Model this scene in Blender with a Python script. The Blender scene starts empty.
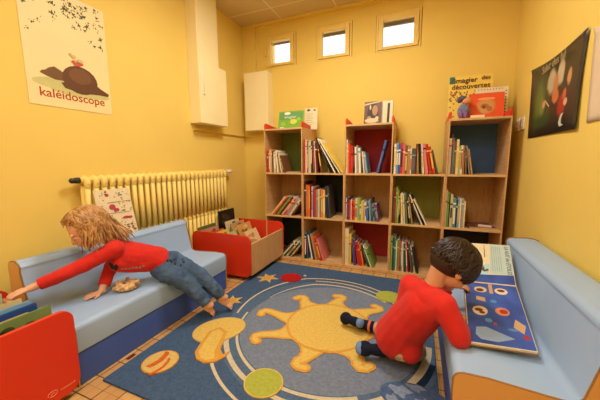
import bpy, bmesh, math, random
from mathutils import Vector, Matrix, Euler
random.seed(7)
D = bpy.data; SC = bpy.context.scene; COL = SC.collection
R = math.radians
W = 2.585; YB = 0.05; CEIL = 2.465; YF = -4.6

# ------------------------------------------------------------ materials
def lin(c):
    return tuple(((v/255)/12.92 if v/255 <= .04045 else ((v/255+.055)/1.055)**2.4) for v in c)
MATS = {}
def mat(name, c, rough=.6, var=.06, scale=8., spec=.4, bump=0., bscale=60., sss=0., emit=0., metal=0., sheen=0.):
    if name in MATS: return MATS[name]
    m = D.materials.new(name); m.use_nodes = True; nt = m.node_tree; N = nt.nodes; L = nt.links
    b = N['Principled BSDF']; b.inputs['Roughness'].default_value = rough
    b.inputs['Specular IOR Level'].default_value = spec; b.inputs['Metallic'].default_value = metal
    tc = N.new('ShaderNodeTexCoord'); nz = N.new('ShaderNodeTexNoise')
    nz.inputs['Scale'].default_value = scale; nz.inputs['Detail'].default_value = 4
    L.new(tc.outputs['Object'], nz.inputs['Vector'])
    rp = N.new('ShaderNodeValToRGB'); l = lin(c)
    rp.color_ramp.elements[0].position = .3; rp.color_ramp.elements[1].position = .7
    rp.color_ramp.elements[0].color = (*[v*(1-var) for v in l], 1)
    rp.color_ramp.elements[1].color = (*[min(1, v*(1+var)) for v in l], 1)
    L.new(nz.outputs['Fac'], rp.inputs['Fac']); L.new(rp.outputs['Color'], b.inputs['Base Color'])
    if bump:
        n2 = N.new('ShaderNodeTexNoise'); n2.inputs['Scale'].default_value = bscale; n2.inputs['Detail'].default_value = 3
        bp = N.new('ShaderNodeBump'); bp.inputs['Strength'].default_value = bump; bp.inputs['Distance'].default_value = .01
        L.new(tc.outputs['Object'], n2.inputs['Vector']); L.new(n2.outputs['Fac'], bp.inputs['Height']); L.new(bp.outputs['Normal'], b.inputs['Normal'])
    if sss:
        b.inputs['Subsurface Weight'].default_value = sss; b.inputs['Subsurface Radius'].default_value = (.01, .004, .002); b.inputs['Subsurface Scale'].default_value = .6
    if sheen: b.inputs['Sheen Weight'].default_value = sheen
    if emit:
        b.inputs['Emission Color'].default_value = (*l, 1); b.inputs['Emission Strength'].default_value = emit
    MATS[name] = m; return m
def col(c, rough=.55):
    return mat('tone_%02x%02x%02x' % tuple(c), c, rough, .04, 30, .35)
def wood(name, c, rough=.45, sc=(3, 3, 30)):
    m = D.materials.new(name); m.use_nodes = True; nt = m.node_tree; N = nt.nodes; L = nt.links
    b = N['Principled BSDF']; b.inputs['Roughness'].default_value = rough
    tc = N.new('ShaderNodeTexCoord'); mp = N.new('ShaderNodeMapping'); nz = N.new('ShaderNodeTexNoise'); rp = N.new('ShaderNodeValToRGB')
    mp.inputs['Scale'].default_value = sc; nz.inputs['Scale'].default_value = 2.5; nz.inputs['Detail'].default_value = 6; nz.inputs['Distortion'].default_value = 1.2
    l = lin(c)
    rp.color_ramp.elements[0].position = .3; rp.color_ramp.elements[1].position = .72
    rp.color_ramp.elements[0].color = (l[0]*.82, l[1]*.76, l[2]*.7, 1); rp.color_ramp.elements[1].color = (min(1, l[0]*1.1), min(1, l[1]*1.1), l[2]*1.1, 1)
    L.new(tc.outputs['Object'], mp.inputs['Vector']); L.new(mp.outputs['Vector'], nz.inputs['Vector']); L.new(nz.outputs['Fac'], rp.inputs['Fac']); L.new(rp.outputs['Color'], b.inputs['Base Color'])
    return m
WALL = mat('yellow_wall_paint', (239, 209, 110), .75, .02, 3, .2, .06, 180)
WALLR = WALL
CEILM = mat('ceiling_tile', (214, 190, 140), .9, .04, 40, .1, .1, 300)
CREAM = mat('cream_paint', (250, 236, 184), .6, .02, 5, .3)
RADM = mat('radiator_enamel', (246, 218, 122), .55, .02, 5, .5)
BEECH = wood('beech_laminate', (214, 170, 116))
BEECHV = wood('beech_laminate_pale', (218, 178, 124), .45, (3, 30, 3))
REDP = mat('red_laminate', (216, 56, 30), .4, .03, 3, .4)
VINB = mat('pale_blue_vinyl', (160, 188, 222), .42, .02, 4, .45, .05, 12)
VIND = mat('navy_vinyl', (68, 98, 184), .5, .05, 6, .4, .05, 14)
VINT = mat('tan_vinyl', (212, 164, 100), .45, .03, 5, .4, .04, 14)
SKIN = mat('skin', (226, 174, 142), .5, .05, 14, .35, .05, 90, sss=.25)
SKINB = mat('skin_darker', (208, 150, 114), .5, .05, 14, .35, .05, 90, sss=.2)
REDC = mat('red_jersey', (206, 46, 38), .85, .08, 16, .15, .25, 320, sheen=.1)
DENIM = mat('worn_denim', (76, 100, 134), .85, .3, 14, .15, .3, 260)
HAIRB = mat('blond_hair', (176, 130, 78), .45, .35, 30, .5)
HAIRD = mat('dark_brown_hair', (44, 26, 18), .45, .25, 60, .5)
BEIGE = mat('beige_cotton', (206, 186, 150), .85, .15, 30, .15, .3, 200)
SOCKN = mat('navy_sock_knit', (28, 32, 52), .9, .12, 60, .15, .3, 400)
SOCKB = mat('light_blue_sock_knit', (112, 142, 190), .9, .1, 60, .15, .3, 400)
WHITE = mat('white_plastic', (236, 228, 206), .4)
DARK = mat('dark_metal', (50, 44, 38), .4)
PAGE = mat('page_paper', (232, 220, 190), .8, .06, 80)

# ------------------------------------------------------------ mesh helper
class MB:
    def __init__(s): s.v = []; s.f = []; s.m = []
    def add(s, vs, fs, mi=0):
        o = len(s.v); s.v += [tuple(v) for v in vs]; s.f += [[i+o for i in f] for f in fs]; s.m += [mi]*len(fs); return s
    def box(s, x0, x1, y0, y1, z0, z1, mi=0, M=None):
        vs = [Vector(p) for p in ((x0,y0,z0),(x1,y0,z0),(x1,y1,z0),(x0,y1,z0),(x0,y0,z1),(x1,y0,z1),(x1,y1,z1),(x0,y1,z1))]
        if M: vs = [M @ v for v in vs]
        return s.add(vs, [[0,3,2,1],[4,5,6,7],[0,1,5,4],[1,2,6,5],[2,3,7,6],[3,0,4,7]], mi)
    def prism(s, pts, a0, a1, axis='y', mi=0, capmi=None):
        n = len(pts)
        def mk(p, a):
            return (p[0], a, p[1]) if axis == 'y' else ((a, p[0], p[1]) if axis == 'x' else (p[0], p[1], a))
        vs = [mk(p, a0) for p in pts] + [mk(p, a1) for p in pts]
        o = len(s.v); s.v += vs
        for i in range(n):
            j = (i+1) % n; s.f.append([o+i, o+j, o+n+j, o+n+i]); s.m.append(mi)
        s.f.append([o+i for i in range(n)][::-1]); s.f.append([o+n+i for i in range(n)]); s.m += [mi if capmi is None else capmi]*2
        return s
    def tube(s, pts, rs, n=10, mi=0, cap=True, flat=1.):
        pts = [Vector(p) for p in pts]; rs = rs if isinstance(rs, (list, tuple)) else [rs]*len(pts)
        o = len(s.v); u = None
        for i, p in enumerate(pts):
            t = (pts[min(i+1, len(pts)-1)] - pts[max(i-1, 0)]).normalized()
            if u is None: u = t.orthogonal().normalized()
            u = (u - t*u.dot(t)).normalized(); w = t.cross(u)
            for k in range(n):
                a = 2*math.pi*k/n; s.v.append(tuple(p + u*math.cos(a)*rs[i] + w*math.sin(a)*rs[i]*flat))
        for i in range(len(pts)-1):
            for k in range(n):
                a = o+i*n+k; b = o+i*n+(k+1) % n; s.f.append([a, b, b+n, a+n]); s.m.append(mi)
        if cap:
            s.f.append([o+k for k in range(n)][::-1]); s.f.append([o+(len(pts)-1)*n+k for k in range(n)]); s.m += [mi, mi]
        return s
    def ball(s, c, r, M=None, nu=16, nv=10, mi=0):
        c = Vector(c); r = (r, r, r) if not isinstance(r, (tuple, list)) else r; o = len(s.v)
        M = M or Matrix.Identity(3)
        s.v.append(tuple(c + M @ Vector((0, 0, r[2]))))
        for i in range(1, nv):
            t = math.pi*i/nv
            for k in range(nu):
                a = 2*math.pi*k/nu; s.v.append(tuple(c + M @ Vector((r[0]*math.sin(t)*math.cos(a), r[1]*math.sin(t)*math.sin(a), r[2]*math.cos(t)))))
        s.v.append(tuple(c + M @ Vector((0, 0, -r[2])))); e = len(s.v)-1
        for k in range(nu):
            k2 = (k+1) % nu
            s.f.append([o, o+1+k, o+1+k2]); s.m.append(mi)
            for i in range(nv-2):
                a = o+1+i*nu; s.f.append([a+k, a+nu+k, a+nu+k2, a+k2]); s.m.append(mi)
            a = o+1+(nv-2)*nu; s.f.append([a+k, e, a+k2]); s.m.append(mi)
        return s
    def cap(s, p0, r0, p1, r1, flat0=False, flat1=False, n=16, mi=0, sx=1.):
        p0, p1 = Vector(p0), Vector(p1); t = (p1-p0).normalized(); P = []; Q = []
        if not flat0:
            for a in (85, 60, 35, 15): P.append(p0 - t*r0*math.sin(R(a))); Q.append(r0*math.cos(R(a)))
        P += [p0, p0.lerp(p1, .5), p1]; Q += [r0, (r0+r1)/2, r1]
        if not flat1:
            for a in (15, 35, 60, 85): P.append(p1 + t*r1*math.sin(R(a))); Q.append(r1*math.cos(R(a)))
        return s.tube(P, Q, n, mi)
    def mesh(s, name, mats, smooth=False):
        me = D.meshes.new(name); me.from_pydata(s.v, [], s.f)
        for m in (mats if isinstance(mats, (list, tuple)) else [mats]): me.materials.append(m)
        me.polygons.foreach_set('material_index', s.m)
        me.polygons.foreach_set('use_smooth', [smooth]*len(me.polygons)); me.update()
        return me
    def obj(s, name, mats, parent=None, smooth=False, bevel=0, loc=None, **kw):
        o = D.objects.new(name, s.mesh(name, mats, smooth)); COL.objects.link(o)
        if parent: o.parent = parent
        if loc is not None: o.location = loc
        if bevel:
            b = o.modifiers.new('b', 'BEVEL'); b.width = bevel; b.segments = 3; b.limit_method = 'ANGLE'; b.angle_limit = R(40)
            o.data.polygons.foreach_set('use_smooth', [True]*len(o.data.polygons))
            w = o.modifiers.new('w', 'WEIGHTED_NORMAL')
        for k, v in kw.items(): o[k] = v
        return o
def empty(name, loc=(0, 0, 0), rot=(0, 0, 0), **kw):
    o = D.objects.new(name, None); COL.objects.link(o); o.location = loc; o.rotation_euler = rot; o.empty_display_size = .05
    for k, v in kw.items(): o[k] = v
    return o
def tag(o, label, category, group=None):
    o['label'] = label; o['category'] = category
    if group: o['group'] = group
    return o
def remeshed(mb, name, mats, voxel, parent=None, smooth_it=4, disp=0, dscale=.05, seed=0):
    t = D.objects.new('t', mb.mesh('t', mats)); COL.objects.link(t)
    m = t.modifiers.new('r', 'REMESH'); m.mode = 'VOXEL'; m.voxel_size = voxel; m.use_smooth_shade = True
    if smooth_it:
        k = t.modifiers.new('s', 'SMOOTH'); k.factor = .5; k.iterations = smooth_it
    if disp:
        tx = D.textures.new('n%d' % seed, 'CLOUDS'); tx.noise_scale = dscale; tx.noise_depth = 1
        k = t.modifiers.new('d', 'DISPLACE'); k.texture = tx; k.strength = disp; k.mid_level = .5
    bpy.context.view_layer.update()
    me = D.meshes.new_from_object(t.evaluated_get(bpy.context.evaluated_depsgraph_get()))
    me.name = name; old = t.data; D.objects.remove(t); D.meshes.remove(old)
    if not me.materials:
        for mm in (mats if isinstance(mats, (list, tuple)) else [mats]): me.materials.append(mm)
    me.polygons.foreach_set('use_smooth', [True]*len(me.polygons))
    o = D.objects.new(name, me); COL.objects.link(o)
    if parent: o.parent = parent
    return o
def text(s, size, M, m, name, parent=None, depth=.0006, align='LEFT', bold=0):
    c = D.curves.new(name, 'FONT'); c.body = s; c.size = size; c.align_x = align; c.extrude = depth; c.offset = bold; c.resolution_u = 3
    t = D.objects.new('t', c); COL.objects.link(t); bpy.context.view_layer.update()
    me = D.meshes.new_from_object(t.evaluated_get(bpy.context.evaluated_depsgraph_get())); D.objects.remove(t)
    me.name = name; me.transform(M); me.materials.clear(); me.materials.append(m)
    o = D.objects.new(name, me); COL.objects.link(o)
    if parent: o.parent = parent
    return o
def rounded(x0, x1, z0, z1, r, n=6, corners=(1, 1, 1, 1)):
    P = []
    for (cx, cz, a, on) in ((x0+r, z0+r, 180, corners[0]), (x1-r, z0+r, 270, corners[1]), (x1-r, z1-r, 0, corners[2]), (x0+r, z1-r, 90, corners[3])):
        if on:
            for k in range(n+1): t = R(a+90*k/n); P.append((cx+r*math.cos(t), cz+r*math.sin(t)))
        else: P.append((x0 if cx < (x0+x1)/2 else x1, z0 if cz < (z0+z1)/2 else z1))
    return P

# ------------------------------------------------------------ the room
def floor_mat():
    m = D.materials.new('small_ceramic_tiles'); m.use_nodes = True; nt = m.node_tree; N = nt.nodes; L = nt.links
    b = N['Principled BSDF']; b.inputs['Roughness'].default_value = .42
    tc = N.new('ShaderNodeTexCoord'); br = N.new('ShaderNodeTexBrick'); mp = N.new('ShaderNodeMapping')
    mp.inputs['Location'].default_value = (.02, .01, 0)
    br.offset = 0; br.inputs['Scale'].default_value = 1; br.inputs['Brick Width'].default_value = .1; br.inputs['Row Height'].default_value = .1
    br.inputs['Mortar Size'].default_value = .003; br.inputs['Mortar Smooth'].default_value = .2
    br.inputs['Color1'].default_value = (*lin((214, 172, 110)), 1); br.inputs['Color2'].default_value = (*lin((198, 152, 92)), 1); br.inputs['Mortar'].default_value = (*lin((104, 74, 44)), 1)
    b2 = N.new('ShaderNodeTexBrick'); b2.offset = 0; b2.inputs['Scale'].default_value = 1; b2.inputs['Brick Width'].default_value = .05; b2.inputs['Row Height'].default_value = .05
    b2.inputs['Mortar Size'].default_value = .0012; b2.inputs['Color1'].default_value = (1, 1, 1, 1); b2.inputs['Color2'].default_value = (.93, .92, .9, 1); b2.inputs['Mortar'].default_value = (.62, .55, .48, 1)
    mx = N.new('ShaderNodeMix'); mx.data_type = 'RGBA'; mx.blend_type = 'MULTIPLY'; mx.inputs[0].default_value = 1
    L.new(tc.outputs['Object'], mp.inputs['Vector']); L.new(mp.outputs['Vector'], br.inputs['Vector']); L.new(mp.outputs['Vector'], b2.inputs['Vector'])
    L.new(br.outputs['Color'], mx.inputs[6]); L.new(b2.outputs['Color'], mx.inputs[7]); L.new(mx.outputs[2], b.inputs['Base Color'])
    return m
fl = MB().box(-.15, W+.15, YF-.15, .3, -.1, 0, 0)
fl.box(.582, .602, -1.985, -1.940, 0, .0006, 1)
fl.obj('floor', [floor_mat(), mat('dark_red_tile', (110, 26, 22), .4)], kind='structure')
def ceil_mat():
    m = D.materials.new('ceiling_panels'); m.use_nodes = True; nt = m.node_tree; N = nt.nodes; L = nt.links
    b = N['Principled BSDF']; b.inputs['Roughness'].default_value = .9
    tc = N.new('ShaderNodeTexCoord'); br = N.new('ShaderNodeTexBrick'); mp = N.new('ShaderNodeMapping')
    mp.inputs['Location'].default_value = (.11, .18, 0)
    br.offset = 0; br.inputs['Scale'].default_value = 1; br.inputs['Brick Width'].default_value = .6; br.inputs['Row Height'].default_value = .6
    br.inputs['Mortar Size'].default_value = .008; br.inputs['Color1'].default_value = (*lin((218, 196, 152)), 1); br.inputs['Color2'].default_value = (*lin((214, 192, 148)), 1); br.inputs['Mortar'].default_value = (*lin((240, 226, 190)), 1)
    L.new(tc.outputs['Object'], mp.inputs['Vector']); L.new(mp.outputs['Vector'], br.inputs['Vector']); L.new(br.outputs['Color'], b.inputs['Base Color'])
    return m
MB().box(-.15, W+.15, YF-.15, .3, CEIL, CEIL+.1).obj('ceiling', ceil_mat(), kind='structure')
MB().box(-.15, 0, YF-.15, .3, 0, CEIL).obj('wall_left', WALL, kind='structure')
MB().box(W, W+.15, YF-.15, .3, 0, CEIL).obj('wall_right', WALLR, kind='structure')
MB().box(0, W, YF-.15, YF, 0, CEIL).obj('wall_front', WALL, kind='structure')
# back wall: solid below, a shallow recess with three window openings above
NX0, NX1, NZ0, NZ1, NY = .165, 1.872, 1.985, 2.44, .085
WX = [(.290, .645), (.876, 1.240), (1.473, 1.866)]; WZ = (1.995, 2.325)
wb = MB().box(0, W, YB, .3, 0, NZ0)
wb.box(0, NX0, YB, .3, NZ0, CEIL).box(NX1, W, YB, .3, NZ0, CEIL).box(NX0, NX1, YB, .3, NZ1, CEIL)
xs = [NX0] + [v for w in WX for v in w] + [NX1]
for i in range(0, len(xs), 2): wb.box(xs[i], xs[i+1], NY, .3, NZ0, NZ1)
for a, b in WX: wb.box(a, b, NY, .3, NZ0, WZ[0]).box(a, b, NY, .3, WZ[1], NZ1)
wb.obj('wall_back', WALL, kind='structure')
FR = mat('window_frame_paint', (242, 210, 112), .5)
GLS = D.materials.new('window_glass'); GLS.use_nodes = True
g = GLS.node_tree.nodes['Principled BSDF']; g.inputs['Transmission Weight'].default_value = 1; g.inputs['Roughness'].default_value = .35; g.inputs['IOR'].default_value = 1.1
for k, (a, b) in enumerate(WX):
    f = empty('window_%d' % (k+1), ((a+b)/2, NY, WZ[0]), kind='structure')
    w, h = (b-a)/2, WZ[1]-WZ[0]
    fr = MB(); y0, y1 = -.012, .03
    def ring(m, w0, w1, z0, z1, t, tb, y0, y1):
        m.box(w0, w0+t, y0, y1, z0, z1).box(w1-t, w1, y0, y1, z0, z1).box(w0+t, w1-t, y0, y1, z0, z0+tb).box(w0+t, w1-t, y0, y1, z1-t, z1)
    ring(fr, -w, w, 0, h, .018, .012, -.010, .05); fr.obj('window_frame', FR, f, bevel=.002); og = MB(); ring(og, -w-.003, w+.003, -.003, h+.003, .005, .005, -.003, .0); og.obj('frame_gap', mat('dark_seal', (96, 66, 30), .8), f)
    gp = MB(); ring(gp, -w+.0165, w-.0165, .010, h-.0165, .006, .006, -.004, .045); gp.obj('seal', mat('dark_seal', (96, 66, 30), .8), f)
    sh = MB(); ring(sh, -w+.021, w-.021, .014, h-.021, .042, .027, -.022, .03); sh.obj('window_sash', FR, f, bevel=.003)
    MB().box(-w+.06, w-.06, .004, .008, .040, h-.06).obj('window_pane', GLS, f)
    MB().box(-w+.05, w-.05, .06, .075, h-.07-.008*k, h-.03).obj('window_blind', mat('grey_blind', (168, 158, 142), .8), f)  # grey slab added as the overhang and frame shade across the pane top
    hd = MB().box(-w-.006, -w+.014, -.03, -.012, .13, .2) if k == 0 else MB().box(w-.03, w-.018, -.032, -.022, .05 if k == 2 else .1, .13 if k == 2 else .16)
    hd.obj('window_handle', FR, f, bevel=.003)
MB().box(0, .012, -4.5, YB, 0, .07).obj('baseboard_left', mat('tile_skirting', (200, 150, 90), .4), kind='structure')
MB().box(.012, W-.012, YB-.012, YB, 0, .07).obj('baseboard_back', MATS['tile_skirting'], kind='structure')
MB().box(W-.012, W, -4.5, YB, 0, .07).obj('baseboard_right', MATS['tile_skirting'], kind='structure')
MB().box(0, .022, -.79, YB, 1.262, 1.284).box(.022, .34, YB-.02, YB, 1.262, 1.284).obj('trim_1', WALL, bevel=.003, kind='structure')
# ceiling lamps
def ceiling_light(x, y, label):
    t = tag(empty('ceiling_light', (x, y, CEIL)), label, 'lamp', 'recessed ceiling lights')
    m = MB(); 
    m.box(-.3, -.27, -.3, .3, -.02, 0).box(.27, .3, -.3, .3, -.02, 0).box(-.27, .27, -.3, -.27, -.02, 0).box(-.27, .27, .27, .3, -.02, 0)
    m.obj('light_frame', WHITE, t)
    MB().box(-.27, .27, -.27, .27, -.012, -.002).obj('light_diffuser', mat('lamp_diffuser', (255, 240, 215), .5, emit=3.), t)
    L = D.lights.new('lamp', 'AREA'); L.shape = 'SQUARE'; L.size = .52; L.energy = LE; L.color = (1, .945, .86)
    o = D.objects.new('lamp_glow', L); COL.objects.link(o); o.parent = t; o.location = (0, 0, -.025)
LE = 20
LE = 27
ceiling_light(1.29, -1.2, 'square recessed ceiling light above the rug')
LE = 17
ceiling_light(1.29, -2.75, 'square recessed ceiling light behind the rug, over the room centre')
ceiling_light(1.29, -3.95, 'square recessed ceiling light farthest from the bookcases')

# ------------------------------------------------------------ wall casings
cs = tag(empty('wall_casing', (0, -.66, 1.32)), 'tall cream boxed duct casing on the left wall, widening downwards', 'casing')
MB().box(0, .115, -.150, .128, .53, 1.145).obj('upper_duct', CREAM, cs, bevel=.004)
MB().box(0, .125, -.158, .225, 0, .53).obj('lower_box', CREAM, cs, bevel=.005)
MB().tube([(.1275, -.105, .50), (.1285, -.105, .26)], .003, 6).ball((.132, -.105, .25), .011).obj('pull_cord', WHITE, cs, smooth=True)
tag(MB().box(0, .285, -.13, 0, 0, .612).obj('wall_cabinet', CREAM, bevel=.004, loc=(.096, YB, 1.315)), 'cream rectangular wall box beside the leftmost small window', 'box')

# ------------------------------------------------------------ radiator
rd = tag(empty('radiator', (.0, -1.2, .1)), 'long yellow cast-iron column radiator on the left wall', 'radiator')
NS = 27; y0 = -1.775; y1 = -.46
for i in range(NS):
    y = y0 + (y1-y0)*i/(NS-1) + 1.2; m = MB()
    for x in (.034, .072):
        zt = .745
        m.tube([(x, y, .05), (x, y, .38)], .0160, 10).tube([(x, y, .40), (x, y, zt)], .0160, 10)
        m.ball((x, y, .395), (.0175, .019, .035), nu=8, nv=6)
    m.tube([(.024, y, .05), (.032, y, .025), (.074, y, .025), (.082, y, .05)], [.016, .019, .019, .016], 8)
    m.tube([(.022, y, zt), (.028, y, zt+.03), (.053, y, zt+.04), (.076, y, zt+.03), (.083, y, zt)], [.014, .019, .02, .02, .014], 10)
    m.ball((.078, y, zt+.01), (.018, .02, .04), nu=10, nv=8)
    m.obj('radiator_section', RADM, rd, smooth=True)
for zz_, rr_ in ((.775, .02), (.03, .018)): MB().tube([(.055, y0+1.2-.03, zz_), (.055, y1+1.2+.03, zz_)], rr_, 10).obj('header_pipe', RADM, rd, smooth=True)
MB().tube([(.055, -.635, .775), (.055, -.60, .775)], [.016, .02], 10).ball((.055, -.642, .775), .016).obj('air_valve', DARK, rd, smooth=True)
MB().tube([(.055, .765, .775), (.055, .80, .775)], .009, 8).obj('valve_stem', DARK, rd)
MB().tube([(.055, .795, .775), (.055, .81, .775), (.055, .86, .778), (.055, .875, .778)], [.015, .02, .02, .014], 12).obj('thermostat_knob', WHITE, rd, smooth=True)
for yy_ in (-.5, .57):
    MB().box(.001, .04, yy_, yy_+.02, .6, .62).obj('wall_bracket', RADM, rd)
    MB().box(.045, .065, yy_, yy_+.015, -.1, .03).obj('foot', RADM, rd)

# ------------------------------------------------------------ sofas
def sofa(name, x, y, rz, depth, label, inner=(.236,), b0=0., L=1.05):
    s = tag(empty(name, (x, y, 0), (0, 0, rz)), label, 'sofa', 'low padded children sofas')
    d = depth; j = inner[0]
    up = [(b0+.01, .155), (d, .155), (d+.002, .2)] + [(d-.028+.03*math.cos(R(a)), .252+.03*math.sin(R(a))) for a in (10, 35, 60, 90)]
    up += [(d-.1, .283), (j+.08, .272), (j+.03, .270), (j+.008, .276), (j-.003, .29)]
    up += [(j-.045, .47)] + [(j-.070+.03*math.cos(R(a)), .483+.03*math.sin(R(a))) for a in (15, 45, 70, 90)] + [(b0+.075, .518), (b0+.04, .515), (b0+.018, .505), (b0+.01, .48)]
    lo = [(b0+.012, 0), (d-.004, 0), (d-.004, .155), (b0+.012, .155)]
    def soft(mb, name, m, bev):
        o = mb.obj(name, m, s, bevel=bev); return o
    n = 1
    soft(MB().prism(up, .008, L-.008), 'upholstery', VINB, .008)
    soft(MB().prism(lo, .01, L-.01), 'base', VIND, .004)
    full = [(b0+.008, 0), (d-.005, 0)] + [(p[0], p[1]) for p in up[1:]] 
    for ya, yb in ((.003, .008), (L-.008, L-.003)):
        e = soft(MB().prism([(a, b) for a, b in full], ya, yb), 'end_panel', VINT, .001)
        c = MB(); yy = ya if ya < .1 else yb
        c.tube([(p[0], yy+(.004 if ya < .1 else -.004), p[1]+0) for p in up[1:]], .0042, 6)
        c.obj('piping', mat('piping', (150, 110, 60), .5), e, smooth=True)
    return s
sofa('sofa', .0, -1.124, 0, .565, 'low pale blue and navy sofa along the left wall under the radiator', (.236,), .09, 1.062).location = (0.0, -2.187, 0)
sofa('sofa', W, -.82, math.pi, .545, 'low pale blue sofa with tan end panels along the right wall', (.215,))

# ------------------------------------------------------------ bookcases
X0, P, Z0, H, YFR = .497, .4, .026, .418, -.381
WALLSHADE = wood('beech_backboard', (196, 150, 92), .5, (30, 3, 3))  # darker tan painted for the yellow wall in shadow behind open cells
BK = lambda c: mat('back_%02x%02x%02x' % c, c, .6)
def bookcase(i, tall, backs, label):
    x = X0 + P*i; lv = 3 if tall else 2
    b = tag(empty('bookcase', (x+P/2, YFR, 0)), label, 'bookcase', 'bookcases along the back wall')
    t = .0095; w = P/2-.0006; d = .39; top = Z0+H*lv
    for s in (-1, 1):
        MB().box(min(s*w, s*(w-t*1)), max(s*w, s*(w-t)), 0, d, 0, top+.008).obj('side_panel', BEECH, b, bevel=.0015)
    for l in range(lv+1):
        z = Z0+H*l
        MB().box(-w+t, w-t, 0.002, d, (z-.022 if l == 0 else z-.008), z+.008).obj('top_board' if l == lv else ('bottom_board' if l == 0 else 'shelf'), BEECHV, b, bevel=.0015)
    for l, c in enumerate(backs):
        if c: MB().box(-w+t, w-t, d-.03, d-.022, Z0+H*l+.008, Z0+H*(l+1)-.008).obj('back_panel', WALLSHADE if c == 1 else BK(c), b)  # tan sheets stand in for shadowed wall in open cells; coloured backs are real
    if tall:
        for s in (-1, 1):
            a = s*w if s < 0 else w-.016
            MB().prism([(0.006, top+.008), (d, top+.008), (d, top+.03), (.06, top+.058), (.03, top+.064), (.012, top+.055), (.006, top+.04)], a, a+.016, 'x').obj('side_crest', REDP, b, bevel=.002)
        MB().box(-w+.016, w-.016, d-.016, d, top+.008, top+.03).obj('rear_crest', REDP, b)
    return b
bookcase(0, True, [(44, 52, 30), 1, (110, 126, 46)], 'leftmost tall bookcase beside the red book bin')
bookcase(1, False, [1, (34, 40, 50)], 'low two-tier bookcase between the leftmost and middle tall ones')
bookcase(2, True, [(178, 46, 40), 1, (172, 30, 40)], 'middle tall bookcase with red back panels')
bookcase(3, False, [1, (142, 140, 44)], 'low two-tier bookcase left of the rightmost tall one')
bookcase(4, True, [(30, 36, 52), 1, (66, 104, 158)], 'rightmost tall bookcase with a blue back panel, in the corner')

# ------------------------------------------------------------ shelf books
ORD = ['first','second','third','fourth','fifth','sixth','seventh','eighth','ninth','tenth','eleventh','twelfth','thirteenth','fourteenth','fifteenth','sixteenth','seventeenth']
CN = dict(w=((232,226,204),'white'), r=((196,44,34),'red'), R=((120,28,30),'dark red'), o=((226,110,40),'orange'), y=((228,196,80),'yellow'), c=((226,208,160),'cream'),
  g=((110,150,60),'green'), G=((40,84,52),'dark green'), l=((170,190,90),'lime green'), t=((90,140,140),'teal'), b=((60,90,160),'blue'), B=((34,44,84),'navy'), s=((130,170,200),'light blue'),
  k=((34,30,30),'black'), K=((84,80,74),'grey'), n=((120,78,46),'brown'), N=((176,138,92),'tan'), p=((216,120,120),'pink'), v=((110,60,110),'purple'), e=((160,156,144),'pale grey'), f=((110,110,60),'olive'))
BM = {}
def shelfbook(t, h, d, c, x, z, ang, side, label, group, yoff):
    base = CN[c][0]; j = random.uniform(-14, 14); c2 = tuple(int(max(8, min(250, v+j))) for v in base)
    band = random.choice([(236, 228, 200), (200, 60, 40), (230, 190, 80), (40, 40, 50), (120, 160, 170)])
    a, b = (0, t) if side < 0 else (-t, 0)
    m = MB(); cv = min(.0022, t*.25)
    m.box(a, a+cv, 0, d, 0, h, 0).box(b-cv, b, 0, d, 0, h, 0).box(a+cv, b-cv, 0, cv, 0, h, 0)
    m.box(a+cv, b-cv, cv, d-.004, .003, h-.004, 1)
    if t > .008:
        z1 = h*random.uniform(.62, .8); z2 = h*random.uniform(.12, .3)
        m.box(a+t*.18, b-t*.18, -.0005, cv, z2, z1-.02*random.random(), 2)
        m.box(a+.0002, b-.0002, -.0004, cv, z1+.01, z1+.022, 3)
    o = m.obj('book', [col(c2, .4), PAGE, col(random.choice([c2, band, tuple(int(v*.8+40) for v in c2)]), .4), col(band, .4)], loc=(x, YFR+.012+yoff, z))
    o.rotation_euler = (0, ang, 0)
    return tag(o, label, 'book', group)
def row(case, level, x, spec, cell, lean_right=False, xend=None):
    # spec: list of (colour, thickness mm, height mm, lean degrees); leaning left rests on the neighbour
    z = Z0 + H*level + .0085; px = X0+P*case; cur = px + x; prev = None; grp = 'books in the ' + cell
    n = 0; its = spec if not lean_right else spec[::-1]
    if lean_right: cur = px + xend
    for idx, (c, t, h, a) in enumerate(its):
        t *= TS/1000; h *= 1.02/1000; a = R(a); k = len(spec)-1-idx if lean_right else idx
        lab = '%s book, %s from the left in the %s' % (CN[c][1], ORD[k], cell)
        if len(spec) == 1: lab = 'blue book leaning alone against the right side of the middle bookcase top compartment'
        if not lean_right:
            if prev is None: shift = h*math.sin(a)
            elif a > prev[1] + 1e-4: shift = prev[0]*0 + min(h, prev[0])*(math.sin(a)-math.sin(prev[1])) 
            else: shift = 0
            cur += max(0, shift)
            if prev and a < prev[1]-1e-4: cur += .004
            shelfbook(t, h, .19, c, cur, z, -a, -1, lab, grp, random.uniform(0, .012))
            cur += t/math.cos(a) + .0008; prev = (h, a)
        else:
            if prev is None: shift = h*math.sin(a)
            elif a > prev[1]+1e-4: shift = min(h, prev[0])*(math.sin(a)-math.sin(prev[1]))
            else: shift = 0
            cur -= max(0, shift)
            shelfbook(t, h, .19, c, cur, z, a, 1, lab, grp, random.uniform(0, .012))
            cur -= t/math.cos(a) + .0008; prev = (h, a)
I = .012; TS = 1.1
row(0, 2, I+.008, [('r',12,205,0),('o',16,230,0),('c',9,215,0),('N',14,222,0),('k',9,205,0),('c',22,200,0),('w',12,210,4),('N',10,190,6),('w',10,185,9),('n',8,165,14)], 'top compartment of the leftmost bookcase')
TS = 1.75
row(0, 1, 0, [('w',8,225,40),('o',9,235,40),('n',8,230,40),('g',10,230,40),('R',10,225,39),('w',8,215,39),('r',9,200,38),('p',9,200,37),('s',8,190,36),('c',9,180,35),('n',8,170,34)], 'middle compartment of the leftmost bookcase', True, P-.016)
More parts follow.
